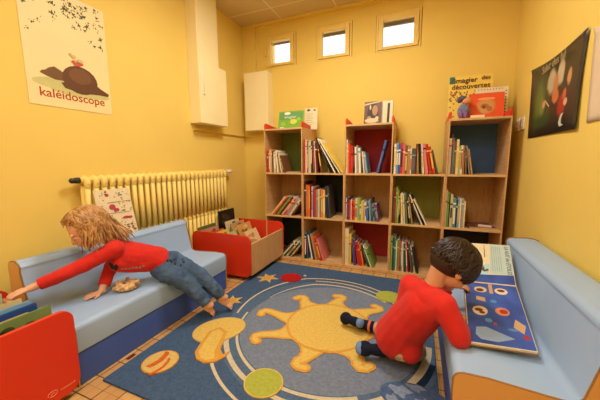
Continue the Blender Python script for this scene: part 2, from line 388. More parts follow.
row(0, 0, 0, [('K',9,200,42),('w',8,205,42),('G',10,200,41),('c',8,190,40),('G',10,180,39),('e',8,170,38)], 'bottom compartment of the leftmost bookcase', True, P-.02)
TS = 1.15
row(1, 2, I, [('r',11,300,0),('w',9,300,0),('n',12,290,0),('e',13,280,0),('c',10,290,0),('K',9,285,0),('n',12,290,2),('w',8,285,3),('R',14,270,4),('n',12,290,9),('k',10,340,24),('w',9,345,29),('k',7,330,32),('w',8,345,33),('y',8,330,36)], 'open top row of the second bookcase')
TS = 1.28
row(1, 1, I, [('k',14,330,0),('o',18,300,0),('o',12,290,0),('R',11,300,0),('w',7,285,0),('v',14,265,0),('r',16,258,0),('e',12,255,0),('c',10,262,0),('t',9,260,0),('o',16,262,0),('y',14,258,0),('B',16,295,3),('K',10,292,4)], 'middle compartment of the second bookcase')
TS = 1.2
row(1, 0, I, [('G',14,250,0),('b',9,262,2),('w',12,235,10),('K',12,275,10),('N',16,250,12),('o',10,235,14),('r',14,220,16),('p',14,210,18)], 'bottom compartment of the second bookcase')
TS = 1.2
row(2, 2, I, [('w',9,285,0),('o',10,260,0),('r',14,240,0),('r',14,235,0),('k',8,235,0),('w',12,225,2),('e',12,235,3),('w',14,215,3),('K',9,220,4),('c',10,185,6),('s',14,175,8)], 'top compartment of the middle bookcase')
row(2, 2, 0, [('b',14,275,13)], 'middle bookcase top compartment, leaning alone', True, P-.05)
TS = 1.12
row(2, 1, I, [('w',9,190,0),('v',16,200,0),('r',16,170,0),('w',6,185,0),('r',14,172,0),('o',10,175,0),('c',16,192,0),('l',18,190,0),('g',12,185,0),('y',18,172,0),('e',12,165,0),('w',9,160,0),('b',16,165,0),('s',12,185,4),('K',9,190,5),('t',12,150,7),('v',22,150,10)], 'middle compartment of the middle bookcase')
TS = 1.2
row(2, 0, I, [('c',28,330,0),('y',20,280,0),('v',10,240,5),('b',10,235,5),('r',16,215,8),('r',14,205,8),('o',12,190,10),('G',14,205,20),('w',9,200,21),('g',16,170,22)], 'bottom compartment of the middle bookcase')
TS = 1.27
row(3, 2, I, [('w',12,240,0),('s',12,250,0),('b',14,240,0),('r',14,245,0),('p',12,240,0),('n',14,225,0),('N',16,225,0),('w',8,205,0),('K',22,200,0),('R',9,235,0),('k',16,235,4),('w',10,230,5),('p',16,235,7),('r',14,232,9),('r',14,215,11),('K',9,190,14),('G',9,180,17)][:16], 'open top row of the fourth bookcase')
TS = 1.12
row(3, 1, I, [('n',12,300,0),('R',12,295,0),('g',11,300,0),('l',8,280,0),('k',8,260,0),('c',14,250,3),('w',10,245,4),('f',14,245,5),('G',9,255,8),('N',10,225,9),('k',8,265,22),('w',8,260,23),('k',8,255,24),('w',7,225,26)], 'middle compartment of the fourth bookcase')
row(3, 0, I, [('l',11,300,0),('G',14,290,0),('t',12,285,0),('w',8,260,0),('g',14,270,0),('r',8,255,0),('e',9,240,2),('w',9,255,2),('G',12,245,3),('p',10,265,4),('R',9,260,5),('K',12,250,7),('c',9,225,10),('k',14,230,12)], 'bottom compartment of the fourth bookcase')
row(4, 2, I, [('w',16,270,0),('R',8,300,0),('t',9,270,0),('n',12,245,0),('c',14,260,0),('l',12,210,0),('w',12,215,0),('N',8,215,1),('n',10,180,3),('e',7,215,8),('N',9,190,10)], 'top compartment of the rightmost bookcase')
row(4, 1, I, [('w',10,290,0),('g',12,270,0),('k',7,255,0),('c',15,255,0),('t',20,225,0),('B',9,220,0),('s',13,225,0),('w',8,225,0),('e',16,225,0),('c',9,205,0)], 'middle compartment of the rightmost bookcase')
def flatbook(x, y, z, w, d, t, c, label, rz=0):
    m = MB(); m.box(-w/2, w/2, -d/2, d/2, 0, .0015, 0).box(-w/2, w/2, -d/2, d/2, t-.0015, t, 0).box(-w/2, -w/2+.002, -d/2, d/2, .0015, t-.0015, 0).box(-w/2+.002, w/2-.003, -d/2+.003, d/2-.003, .0015, t-.0015, 1)
    o = m.obj('book', [col(c, .4), PAGE], loc=(x, y, z)); o.rotation_euler = (0, 0, rz); return tag(o, label, 'book')
zf = Z0+H+.0085
flatbook(X0+4*P+.27, -.25, zf, .19, .2, .012, (120, 72, 60), 'brown book lying flat in the middle compartment of the rightmost bookcase', .1)
flatbook(X0+4*P+.30, -.30, zf+.0125, .09, .05, .008, (236, 210, 200), 'small white booklet on the brown book lying in the rightmost bookcase', -.2)
flatbook(X0+.29, -.25, Z0+2*H+.0085, .15, .2, .008, (150, 140, 120), 'grey book lying flat at the bottom of the leftmost bookcase top compartment', .05)

# ------------------------------------------------------------ display books (cover faces the room)
def facing(name, w, h, t, loc, rot, cover, label, cat='book', decor=None, pmat=None):
    b = tag(empty(name, loc, rot), label, cat)
    MB().box(-w/2, w/2, 0, .002, 0, h).box(-w/2, w/2, t-.002, t, 0, h).box(-w/2, -w/2+.002, .002, t-.002, 0, h).obj('cover', cover if not isinstance(cover, tuple) else col(cover, .35), b)
    if t > .005: MB().box(-w/2+.002, w/2-.003, .002, t-.002, .003, h-.003).obj('pages', PAGE, b)
    if decor:
        for nm, pts, c in decor:
            mb = MB()
            for poly in (pts if isinstance(pts[0][0], (tuple, list)) else [pts]):
                mb.prism([(p[0]*w-w/2, p[1]*h) for p in poly], -.0012-.0003*len(b.children), .001, 'y')
            mb.obj(nm, col(c, .5), b)
    return b
def ell(cx, cy, rx, ry, n=20, a0=0, a1=360):
    return [(cx+rx*math.cos(R(a0+(a1-a0)*k/n)), cy+ry*math.sin(R(a0+(a1-a0)*k/n))) for k in range(n)]
def XZ(M0): return M0 @ Matrix.Rotation(R(90), 4, 'X')
ZT = Z0+3*H+.0085
b = facing('picture_book', .265, .185, .014, (X0+.215, -.24, ZT), (R(-12), 0, 0), (126, 178, 70), 'green landscape picture book standing on top of the leftmost bookcase',
  decor=[('picture', [(.04,.55),(.96,.55),(.96,.95),(.04,.95)], (104,160,96)), ('picture', ell(.35,.88,.13,.08), (230,240,220)), ('picture', ell(.62,.42,.14,.14), (206,214,80)), ('picture', [ell(.2,.3,.1,.12), ell(.82,.55,.09,.1)], (150,196,70)), ('label_panel', [(.08,.03),(.25,.03),(.25,.14),(.08,.14)], (232,228,200))])
text('imagier', .045, XZ(Matrix.Translation((-.07, -.0045, .11))), col((226,232,200)), 'lettering', b)
facing('picture_book', .125, .21, .012, (X0+.40, -.15, ZT), (R(-6), R(0), R(8)), (228, 216, 176), 'narrow cream book standing beside the green one atop leftmost bookcase',
  decor=[('picture', [[(.12,.72-.1*k),(.7-.1*(k%2),.72-.1*k),(.7-.1*(k%2),.74-.1*k),(.12,.74-.1*k)] for k in range(6)], (190,170,120)), ('picture', [ell(.3,.9,.14,.05), ell(.78,.9,.1,.04)], (120,60,30))])
facing('picture_book', .15, .215, .012, (X0+2*P+.205, -.22, ZT), (R(-10), 0, 0), (96, 62, 38), 'brown photographic book standing on top of the middle bookcase',
  decor=[('picture', ell(.5,.5,.32,.42), (58,36,24)), ('picture', [ell(.62,.62,.16,.22), ell(.3,.3,.12,.1)], (178,132,84)), ('picture', ell(.45,.2,.4,.1), (206,190,150)), ('picture', [ell(.35,.75,.05,.1), ell(.75,.3,.1,.07)], (222,200,160)), ('picture', [(0,.9),(.9,1),(1,1),(1,.96),(0,.84)], (206,186,140))])
facing('picture_book', .09, .215, .02, (X0+2*P+.325, -.19, ZT), (R(-8), 0, R(-6)), (226, 210, 168), 'cream book standing behind the brown one atop middle bookcase',
  decor=[('picture', [(.5,.1),(.72,.1),(.72,.9),(.5,.9)], (52,44,40)), ('picture', [(.0,.0),(.2,.0),(.2,1),(.0,1)], (236,226,200))])
# large panel "l'imagier des decouvertes"
b = facing('poster_board',   .315, .375, .012, (X0+4*P+.16, -.12, ZT), (R(-5), 0, 0), (240, 208, 98), 'tall yellow picture board reading imagier des decouvertes atop rightmost bookcase', 'picture board',
  decor=[('picture', [(.02,.84),(.14,.84),(.14,.99),(.02,.99)], (54,124,110)),
         ('picture', [ell(random.uniform(.04,.96), random.uniform(.5,.66), .018, .02, 6) for _ in range(34)], (126,110,60)),
         ('picture', [ell(random.uniform(.04,.96), random.uniform(.46,.68), .016, .02, 6) for _ in range(26)], (190,90,40)),
         ('picture', [ell(.06+.14*(k%2)*.6, .06+.07*k, .018, .018, 6) for k in range(9)], (110,120,90))])
text("l'imagier", .056, XZ(Matrix.Translation((-.14, -.005, .318))), col((96,60,24)), 'lettering', b, bold=.0006)
text('des', .045, XZ(Matrix.Translation((.075, -.005, .33))), col((96,60,24)), 'lettering', b, bold=.0004)
text('d\u00e9couvertes', .055, XZ(Matrix.Translation((-.135, -.005, .268))), col((96,60,24)), 'lettering', b, bold=.0005)
facing('picture_book', .22, .255, .012, (X0+4*P+.305, -.155, ZT), (R(-6), 0, 0), (232, 222, 190), 'white patterned book behind the red one atop rightmost bookcase',
  decor=[('picture', [ell(.93, .06+.09*k, .025, .02, 6) for k in range(10)], (150,70,50)), ('picture', [ell(.1+.09*k, .95, .02, .015, 6) for k in range(9)], (190,80,50))])
b = facing('picture_book', .235, .205, .02, (X0+4*P+.262, -.22, ZT), (R(-8), 0, 0), (232, 92, 50), 'orange-red picture book with a round window atop rightmost bookcase',
  decor=[('picture', ell(.5,.52,.27,.31), (220,132,72)), ('picture', ell(.5,.47,.22,.26), (206,154,92)), ('picture', [ell(.46,.5,.12,.1), ell(.6,.4,.08,.1)], (180,112,60)), ('picture', ell(.44,.48,.05,.06), (120,74,44)), ('picture', ell(.5,.78,.25,.05), (244,160,100))])
doll = tag(empty('cutout_figure', (X0+4*P+.105, -.265, ZT), (R(-6), 0, 0)), 'small purple and blue stuffed figure sitting atop the rightmost bookcase', 'figure')
MB().ball((0, 0, .065), (.042, .026, .062)).obj('body', mat('blue_plush', (112, 120, 150), .9, .25, 60), doll, smooth=True)
MB().ball((.018, -.006, .142), (.034, .028, .028)).obj('head', mat('peach_plush', (222, 150, 100), .9), doll, smooth=True)
MB().ball((-.012, 0, .162), (.036, .03, .024)).ball((-.03, 0, .15), .018).obj('hat', mat('grey_plush', (86, 86, 104), .9, .3, 80), doll, smooth=True)
for s in (-.02, .012): MB().tube([(s, -.01, .06), (s, -.022, .03), (s+.003, -.028, .003)], [.015, .016, .013], 10).obj('leg', mat('purple_plush', (136, 90, 140), .9, .2, 60), doll, smooth=True)
tag(MB().box(-.045, .045, -.004, .004, 0, .022).obj('shelf_tag', [col((240,226,180))], loc=(X0+4*P+.19, -.33, ZT)), 'small cream card standing before the red book atop rightmost bookcase', 'card')
# picture book on the radiator side
b = facing('picture_book', .225, .30, .006, (.165, -1.650, .518), (R(-12), 0, R(90)), (232, 216, 176), 'large cream illustrated album leaning on the radiator behind the girl',
  decor=[('picture', [ell(.4,.62,.09,.06), ell(.5,.55,.08,.04), ell(.72,.36,.1,.03), ell(.85,.35,.07,.028)], (186,74,90)),
         ('picture', [ell(.32,.88,.05,.035), ell(.3,.95,.03,.02)], (170,70,70)), ('picture', [ell(.7,.86,.06,.012), ell(.68,.9,.02,.02), ell(.7,.52,.06,.015)], (110,130,80)),
         ('picture', [[(.35,.72),(.98,.71),(.98,.715),(.35,.725)], [(.1,.5),(.9,.47),(.9,.473),(.1,.503)]], (110,90,60)),
         ('picture', [ell(random.uniform(.05,.95), random.uniform(.02,.95), .014, .008, 6) for _ in range(60)], (120,100,70)),
         ('picture', [ell(random.uniform(.3,.95), random.uniform(.0,.2)+.02, .03, .014, 6) for _ in range(30)], (150,90,60))])

# ------------------------------------------------------------ posters
pl = tag(empty('poster', (.0015, -1.75, 1.29)), 'cream poster on the left wall with leaves and the word kaleidoscope', 'poster')
m = MB(); hw, hh = .22, .635
m.box(0, .0015, -hw, hw, 0, hh).obj('paper', mat('poster_paper', (240, 222, 160), .5, .03, 4), pl)
def yz(parent, name, polys, c, x=.0016):
    mb = MB()
    for i, p in enumerate(polys): mb.prism([(-hw+q[0]*2*hw, q[1]*hh) for q in p], x, x+.0004+.00025*(i % 3), 'x')
    return mb.obj(name, col(c, .6), parent)
lv = []
for _ in range(75):
    u = random.random(); v = .99 - random.random()**1.3*(.16+.34*abs(u-.5)*1.3+.06)
    a = random.uniform(0, 180); ca, sa = math.cos(R(a)), math.sin(R(a)); L = random.uniform(.012, .034)
    lv.append([(u+ca*p*L-sa*q*L, v+(sa*p*L+ca*q*L)*.7) for p, q in ((-.8,0),(-.3,.28),(-.5,.9),(.1,.4),(1.1,.0),(.1,-.4),(-.5,-.9),(-.3,-.28))])
    for w_k in range(2):
        du, dv = random.uniform(-.04, .04), random.uniform(-.03, .03); lv.append([(u+du+ca*p*L*.6-sa*q*L*.6, v+dv+(sa*p*L*.6+ca*q*L*.6)*.7) for p, q in ((-1,0),(-.2,.35),(1,0),(-.2,-.35))])
lv = [p for p in lv if all(.01 < q[0] < .99 and q[1] < .99 for q in p)]
yz(pl, 'leaf_print', lv, (84, 84, 46))
yz(pl, 'ground_print', [ell(.5, .20, .45, .055), ell(.6, .16, .38, .04)], (206, 200, 130))
yz(pl, 'mound_print', [[(.20,.30),(.24,.325),(.30,.345),(.36,.325),(.42,.30),(.40,.24),(.30,.235),(.22,.25),(.14,.27),(.16,.29)]], (118, 84, 46), .0026)
yz(pl, 'mound_print', [ell(.60, .275, .22, .125), [(.72,.3),(.86,.235),(.97,.20),(.96,.175),(.82,.175),(.6,.16),(.40,.18),(.36,.22)]], (104, 66, 36), .0032)
yz(pl, 'mound_print', [ell(.60, .31, .14, .07)], (122, 82, 46), .0041)
yz(pl, 'flower_print', [ell(.575, .415, .05, .018, 8), ell(.53, .43, .025, .014, 8), ell(.62, .425, .03, .014, 8)], (206, 84, 66), .0050)
yz(pl, 'flower_print', [ell(.54, .475, .03, .016, 8), ell(.61, .45, .045, .016, 8), ell(.50, .49, .018, .012, 8)], (214, 190, 130), .0058)
Mp = Matrix(((0, 0, 1, .0018), (1, 0, 0, -hw+.048), (0, 1, 0, .05), (0, 0, 0, 1)))
text('kal\u00e9idoscope', .0665, Mp, col((176, 62, 30)), 'lettering', pl, bold=.0006)

def poster_right(y0, y1, z0, z1, name, label, c):
    p = tag(empty(name, (W-.001, (y0+y1)/2, z0)), label, 'poster')
    mb = MB(); n = 14; w = (y1-y0); h = z1-z0
    vs = []; fs = []
    for i in range(n+1):
        for k in range(n+1):
            u, v = i/n, k/n; bx = -.004-.012*math.sin(math.pi*u)*abs(v-.3)*0-.006*(v > .99) - .014*(u**3)*(1-v)*.8 - .01*(1-u)**4*v
            vs.append((bx, w/2-u*w + .012*math.sin(v*3.1)*u, v*h-.02*math.sin(math.pi*u)*v))
    for i in range(n):
        for k in range(n): a = i*(n+1)+k; fs.append([a, a+n+1, a+n+2, a+1])
    mb.add(vs, fs); o = mb.obj('paper', c, p, smooth=True)
    s = o.modifiers.new('s', 'SOLIDIFY'); s.thickness = .0008
    return p, w, h
def prm():
    m = mat('dark_poster_print', (40, 36, 30), .35, .3, 6, .5); return m
pr_, w_, h_ = poster_right(-1.095, -.424, 1.122, 1.567, 'poster', 'dark poster with green swirl and pale winged figure on the right wall', prm())
def spot_material(name, base, spots):
    m = D.materials.new(name); m.use_nodes = True; nt = m.node_tree; N = nt.nodes; L = nt.links; b = N['Principled BSDF']; b.inputs['Roughness'].default_value = .4
    tc = N.new('ShaderNodeTexCoord'); nz = N.new('ShaderNodeTexNoise'); nz.inputs['Scale'].default_value = 14; nz.inputs['Detail'].default_value = 5
    L.new(tc.outputs['Object'], nz.inputs['Vector']); prev = None
    for (u, v, ru, rv, c, soft) in spots:
        mp = N.new('ShaderNodeMapping'); mp.vector_type = 'POINT'; mp.inputs['Scale'].default_value = (0, 1/ru, 1/rv); mp.inputs['Location'].default_value = (0, -u/ru, -v/rv)
        ad = N.new('ShaderNodeMix'); ad.data_type = 'RGBA'; ad.blend_type = 'ADD'; ad.inputs[0].default_value = .07
        ln = N.new('ShaderNodeVectorMath'); ln.operation = 'LENGTH'; mr = N.new('ShaderNodeMapRange'); mr.interpolation_type = 'SMOOTHSTEP'
        wob = N.new('ShaderNodeMath'); wob.operation = 'MULTIPLY_ADD'; wob.inputs[1].default_value = .9; 
        mr.inputs['From Min'].default_value = 1+soft+.45; mr.inputs['From Max'].default_value = 1-soft+.45
        L.new(tc.outputs['Object'], mp.inputs['Vector']); L.new(mp.outputs['Vector'], ln.inputs[0]); L.new(nz.outputs['Fac'], wob.inputs[0]); L.new(ln.outputs['Value'], wob.inputs[2]); L.new(wob.outputs[0], mr.inputs['Value'])
        mx = N.new('ShaderNodeMix'); mx.data_type = 'RGBA'; mx.inputs[7].default_value = (*lin(c), 1)
        if prev: L.new(prev, mx.inputs[6])
        else: mx.inputs[6].default_value = (*lin(base), 1)
        L.new(mr.outputs[0], mx.inputs[0]); prev = mx.outputs[2]; N.remove(ad)
    L.new(prev, b.inputs['Base Color']); return m
def Y_(u): return w_/2-u*w_
SP = [(.26,.42,.18,.36,(58,84,34),.5),(.24,.42,.10,.26,(92,120,50),.5),(.30,.2,.16,.10,(50,78,40),.5),(.30,.40,.05,.12,(120,140,70),.5),
 (.47,.66,.085,.15,(186,176,140),.25),(.63,.72,.065,.15,(200,182,150),.25),(.55,.58,.05,.16,(196,130,84),.4),(.57,.46,.06,.08,(206,120,70),.3),(.79,.62,.035,.09,(206,150,104),.3),
 (.34,.42,.032,.05,(214,160,104),.3),(.70,.31,.07,.12,(170,42,32),.3),(.74,.44,.03,.06,(196,96,74),.3),(.77,.34,.03,.04,(226,180,140),.3),(.5,.05,.4,.08,(28,30,32),.5)]
pr_.children[0].data.materials[0] = spot_material('winged_figure_print', (52, 46, 38), [(Y_(u), v*h_, ru*w_, rv*h_, c, so) for u, v, ru, rv, c, so in SP])
def yzr(polys, c, x, nm='picture'):
    mb = MB()
    for p in polys: mb.prism([(w_/2-q[0]*w_, q[1]*h_) for q in p], -.019-x, -.0185-x, 'x')
    return mb.obj(nm, col(c, .45), pr_)
yzr([[(.78,.2),(.82,.21),(.79,.14),(.80,.09),(.84,.07),(.78,.06),(.75,.1),(.76,.15)]], (214, 206, 196), .003)
yzr([[(.45+.02*k,.45-.02*k),(.458+.02*k,.43-.02*k),(.45+.02*k,.42-.02*k),(.44+.02*k,.44-.02*k)] for k in range(5)], (226, 216, 190), .003, 'bead_string')
Mr = Matrix(((0, 0, -1, -.020), (-1, 0, 0, w_/2-.2), (0, 1, 0, .365), (0, 0, 0, 1)))
text('Salut des lul', .062, Mr @ Matrix.Rotation(R(2), 4, 'Z'), col((172, 158, 120)), 'lettering', pr_)
poster_right(-1.56, -1.165, 1.14, 1.535, 'poster', 'pale cream poster cut off at the right edge of the right wall', mat('pale_poster_print', (226, 206, 178), .5, .05, 5))
for k, (yc, nm) in enumerate(((-.19, 'nearest the bookcase'), (-.29, 'nearest the dark poster'))):
    s = tag(empty('wall_switch', (W, yc, 1.24)), 'white light switch on the right wall, %s' % nm, 'switch', 'wall switches')
    MB().box(-.012, 0, -.036, .036, -.045, .045).obj('plate', WHITE, s, bevel=.004)
    MB().box(-.018, -.012, -.018, .018, -.025, .025).obj('rocker', WHITE, s, bevel=.002)

# ------------------------------------------------------------ rug
def hexc(c, v=.16, s=70): 
    return mat('rug_%02x%02x%02x' % c, c, .95, v, s, .05, .9, 260)
RC = [hexc((78, 104, 140)), hexc((130, 144, 168)), hexc((92, 118, 150)), hexc((222, 210, 178), .08), hexc((232, 172, 76), .08), hexc((238, 204, 108), .08),
      hexc((188, 40, 36), .08), hexc((226, 112, 50), .1), hexc((186, 194, 84), .1), hexc((232, 200, 120), .1), hexc((86, 110, 150), .2), hexc((140, 158, 186), .2), hexc((40, 58, 84))]
SX, SY = 1.445, -1.34; RZ = .010
rg = MB(); rg.box(.625, 2.02, -2.125, -.485, 0, RZ, 0)
LAY = [0]
def lay(poly, mi, bump=True):
    LAY[0] += 1; z = RZ + .00015*LAY[0] if bump else RZ
    poly = [(max(.63, min(2.015, p[0])), p[1]) for p in poly]
    rg.prism(poly, RZ-.002, z, 'z', mi)
def circ(x, y, rx, ry=None, n=48, rot=0):
    ry = ry or rx; c, s = math.cos(R(rot)), math.sin(R(rot)); o = []
    for k in range(n):
        a = 2*math.pi*k/n; p, q = rx*math.cos(a), ry*math.sin(a); o.append((x+p*c-q*s, y+p*s+q*c))
    return o
def arc(r0, r1, w0, w1, a0, a1, mi, n=40):
    A = []; B = []
    for k in range(n+1):
        t = k/n; a = R(a0+(a1-a0)*t); r = r0+(r1-r0)*t; w = (w0+(w1-w0)*t)/2
        A.append((SX+(r+w)*math.cos(a), SY+(r+w)*math.sin(a))); B.append((SX+(r-w)*math.cos(a), SY+(r-w)*math.sin(a)))
    LAY[0] += 1; z = RZ+.00015*LAY[0]
    for k in range(n):
        q = [A[k], A[k+1], B[k+1], B[k]]
        if max(p[0] for p in q) > 2.018: continue
        rg.add([(p[0], p[1], z) for p in q], [[0, 1, 2, 3]], mi)
lay(circ(SX, SY, .615, n=90), 2); lay(circ(SX, SY, .515, n=90), 1)
arc(.53, .53, .012, .02, 185, 300, 3); arc(.588, .585, .03, .02, 200, 275, 3); arc(.672, .685, .016, .012, 226, 262, 3)
arc(.59, .69, .012, .016, 188, 122, 3); arc(.52, .57, .004, .018, 160, 118, 3); arc(.69, .60, .016, .018, 122, 60, 3); arc(.57, .50, .018, .014, 118, 55, 3)
arc(.63, .535, .014, .012, 116, 50, 3); arc(.66, .57, .008, .008, 110, 45, 12); arc(.60, .56, .03, .04, 300, 360, 12); arc(.56, .54, .02, .04, 296, 360, 3); arc(.65, .64, .03, .05, 296, 360, 3); arc(.71, .71, .02, .04, 296, 350, 12)
def ribbon(pts, ws, mi, dz):
    n = len(pts); A = []; B = []
    for i in range(n):
        a = Vector(pts[max(i-1, 0)]); b = Vector(pts[min(i+1, n-1)]); t = (b-a).normalized(); nn = Vector((-t.y, t.x)); p = Vector(pts[i])
        A.append(p+nn*ws[i]/2); B.append(p-nn*ws[i]/2)
    e = Vector(pts[-1]); t = (e-Vector(pts[-2])).normalized(); r = ws[-1]/2; nn = Vector((-t.y, t.x))
    z = RZ+dz; vs = [(p.x, p.y, z+.00004*i) for i, p in enumerate(A)]+[(p.x, p.y, z+.00004*i) for i, p in enumerate(B)]
    rg.add(vs, [[i+n, i+n+1, i+1, i] for i in range(n-1)], mi)
    rg.prism([(e.x+r*1.06*math.cos(k*.3927), e.y+r*1.06*math.sin(k*.3927)) for k in range(16)], RZ-.002, z+.0004, 'z', mi)
def flame(deg, L, flip, e, mi, dz):
    a = R(deg); u = Vector((math.cos(a), math.sin(a))); v = Vector((-u.y, u.x))*flip; O = Vector((SX, SY))
    P = [O+u*.20, O+u*.25-v*.012, O+u*.29-v*.012, O+u*.33-v*.004, O+u*(L-.05)+v*.012, O+u*(L-.026)+v*.010, O+u*(L-.014)-v*.012, O+u*(L-.022)-v*.040]
    Wd = [.17, .115, .076, .056, .046, .046, .044, .040]
    ribbon([tuple(p) for p in P], [w+e for w in Wd], mi, dz)
fl_ = [(180, .455, -1), (136, .41, -1), (92, .40, -1), (50, .42, -1), (4, .42, -1), (217, .45, -1), (264, .40, -1), (312, .40, -1)]
for q in fl_: flame(q[0], q[1], q[2], .016, 4, .0034)
rg.prism(circ(SX, SY, .25), RZ-.002, RZ+.0047, 'z', 4); Zs = .0104
for q in fl_: flame(q[0], q[1], q[2], -.012, 5, .0042)
rg.prism(circ(SX, SY, .235), RZ-.002, RZ+.0051, 'z', 5)
def planet(x, y, rx, ry, rot, e, mi, m2):
    rg.prism(circ(x, y, rx+e, ry+e, rot=rot), RZ-.002, RZ+.0055, 'z', mi); rg.prism(circ(x, y, rx, ry, rot=rot), RZ-.002, RZ+.0060, 'z', m2)
planet(.955, -.785, .086, .082, 0, .004, 6, 6)
planet(.776, -1.945, .078, .074, 40, .006, 4, 9)
for x_, w2 in ((-.01, .028), (.045, .016)):
    rg.prism([(.776+x_*.7+w2*.5+.0*q, -1.945+x_*.7) if 0 else p for p in [(.776+x_-.018+w2*math.cos(R(a))*0+.01*math.cos(R(a*2)), -1.945+.06*math.sin(R(a))-x_*.6) for a in (-80, -40, 0, 40, 80)] + [(.776+x_-.018+w2+.01*math.cos(R(a*2)), -1.945+.06*math.sin(R(a))-x_*.6) for a in (80, 40, 0, -40, -80)]], RZ-.002, RZ+.0065, 'z', 7)
planet(.872, -1.615, .142, .108, 48, .008, 9, 5)
rg.prism([(.83,-1.66),(.86,-1.60),(.93,-1.62),(.965,-1.70),(.99,-1.76),(1.03,-1.79),(1.045,-1.755),(1.05,-1.80),(1.03,-1.845),(.98,-1.875),(.925,-1.865),(.885,-1.83),(.86,-1.76)], RZ-.002, RZ+.0065, 'z', 4)
rg.prism([(.85,-1.66),(.87,-1.62),(.92,-1.64),(.95,-1.72),(.975,-1.79),(1.01,-1.83),(.98,-1.86),(.935,-1.85),(.90,-1.82),(.875,-1.75)], RZ-.002, RZ+.0070, 'z', 5)
planet(1.31, -1.872, .082, .078, 0, .006, 5, 8)
planet(1.745, -.835, .085, .08, 0, .004, 8, 8)
planet(1.93, -1.72, .084, .14, 90, .0, 11, 10)
for x_, y_, a_, b_ in ((1.87, -1.70, .04, .03), (1.93, -1.66, .035, .02), (1.96, -1.75, .03, .04), (1.84, -1.76, .02, .03)):
    rg.prism([(x_+a_*math.cos(R(t))*(1+.4*math.sin(R(3*t))), y_+b_*math.sin(R(t))*(1+.3*math.cos(R(5*t)))) for t in range(0, 360, 20)], RZ-.002, RZ+.0065, 'z', 11)
def star(x, y, r, rot):
    rg.prism([(x+(r if k % 2 == 0 else r*.42)*math.cos(R(rot+30*k)), y+(r if k % 2 == 0 else r*.42)*math.sin(R(rot+30*k))) for k in range(12)], RZ-.002, RZ+.0055, 'z', 9)
    rg.prism([(x+(r if k % 2 == 0 else r*.45)*.65*math.cos(R(rot+30*k)), y+(r if k % 2 == 0 else r*.45)*.65*math.sin(R(rot+30*k))) for k in range(12)], RZ-.002, RZ+.0060, 'z', 4)
star(.775, -.865, .095, 10); star(.735, -1.305, .08, 0); rg.prism(circ(1.048, -.705, .012, n=10), RZ-.002, RZ+.0055, 'z', 3)
tag(rg.obj('rug', RC), 'large blue rug with a yellow sun and planets on the floor', 'rug')

# ------------------------------------------------------------ book bins
rb = tag(empty('book_bin', (.385, -.66, 0)), 'red and beech book bin between the left sofa and the leftmost bookcase', 'book bin')
for y in (-.31, .292):
    MB().prism(rounded(-.295, .297, .035, .385, .055), y, y+.018, 'y').obj('side_panel', REDP, rb, bevel=.003)
MB().box(.277, .294, -.292, .292, .05, .315).obj('front_panel', BEECHV, rb, bevel=.002)
MB().box(-.285, -.268, -.292, .292, .05, .315).obj('rear_panel', BEECHV, rb, bevel=.002)
MB().box(-.268, .277, -.292, .292, .055, .068).obj('bottom_board', BEECHV, rb)
MB().box(-.268, .277, -.006, .006, .068, .27).obj('divider', BEECHV, rb)
for x, y in ((-.22, -.24), (.17, -.24), (-.22, .24), (.17, .24)):
    MB().tube([(x, y-.012, .022), (x, y+.012, .022)], .022, 14).box(x-.014, x+.014, y-.008, y+.008, .028, .055).obj('caster', DARK, rb)
def binbook(x, y, w, h, t, tilt, c, z, label, art, facex=True, base=None, rz=90):
    b = facing('picture_book', w, h, t, (x, y, z), (R(tilt), 0, R(rz)), c, label, decor=art); b['group'] = 'picture books in the red bins'; return b
def art(seed, cs):
    rr = random.Random(seed); o = []
    for c in cs:
        o.append(('picture', [ell(rr.uniform(.25,.75), rr.uniform(.72,.9), rr.uniform(.08,.2), rr.uniform(.04,.09), 10) for _ in range(3)], c))
    return o
BBk = [(.15,-.80,.23,.33,.012,-6,(96,110,60),'olive green picture book at the back left of the far red bin',[(150,160,90)]),
 (.155,-.52,.25,.43,.012,-4,(34,30,26),'tall black book sticking up at the back of the far red bin',[(70,56,40)]),
 (.215,-.80,.24,.315,.012,-14,(196,140,110),'salmon picture book in the near row of the far red bin',[(160,80,60),(220,190,150)]),
 (.255,-.50,.22,.335,.012,-14,(226,206,160),'cream picture book with green drawing in the far red bin',[(90,120,80),(60,90,90)]),
 (.30,-.80,.23,.30,.012,-18,(206,90,60),'orange-red picture book in the near row of the far red bin',[(230,180,120),(120,40,40)]),
 (.345,-.51,.22,.33,.012,-18,(200,160,104),'tan picture book in the far row of the far red bin',[(150,96,60),(222,196,150)]),
 (.38,-.80,.20,.31,.012,-20,(222,190,90),'yellow patterned book in the near row of the far red bin',[(180,50,40),(80,110,60)]),
 (.43,-.50,.23,.325,.012,-22,(214,164,90),'golden picture book in the far row of the far red bin',[(160,110,50),(230,200,140)]),
 (.465,-.80,.21,.30,.012,-22,(180,190,130),'pale green picture book in the near row of the far red bin',[(70,100,90),(214,200,150)]),
 (.54,-.53,.20,.285,.014,-28,(232,204,150),'cream book nearest the front panel in the far red bin',[(206,160,100)]),
 (.55,-.82,.20,.27,.012,-26,(222,200,150),'ivory picture book at the near front of the far red bin',[(90,110,70),(190,120,70)])]
for k, q in enumerate(BBk): binbook(q[0], q[1], q[2], q[3], q[4], q[5], q[6], .069, q[7], art(k, q[8]))
lb = tag(empty('book_bin', (.35, -2.52, 0)), 'red and beech book bin in the near left corner before the sofa end', 'book bin')
for x in (-.26, .235):
    MB().prism(rounded(-.33, .325, .03, .388, .05), x, x+.018, 'x').obj('side_panel', REDP, lb, bevel=.003)
MB().box(-.242, .235, .288, .305, .05, .345).obj('end_board', BEECHV, lb, bevel=.002)
MB().box(-.242, .235, -.31, -.293, .05, .345).obj('end_board', BEECHV, lb, bevel=.002)
MB().box(-.242, .235, -.293, .288, .055, .068).obj('bottom_board', BEECHV, lb)
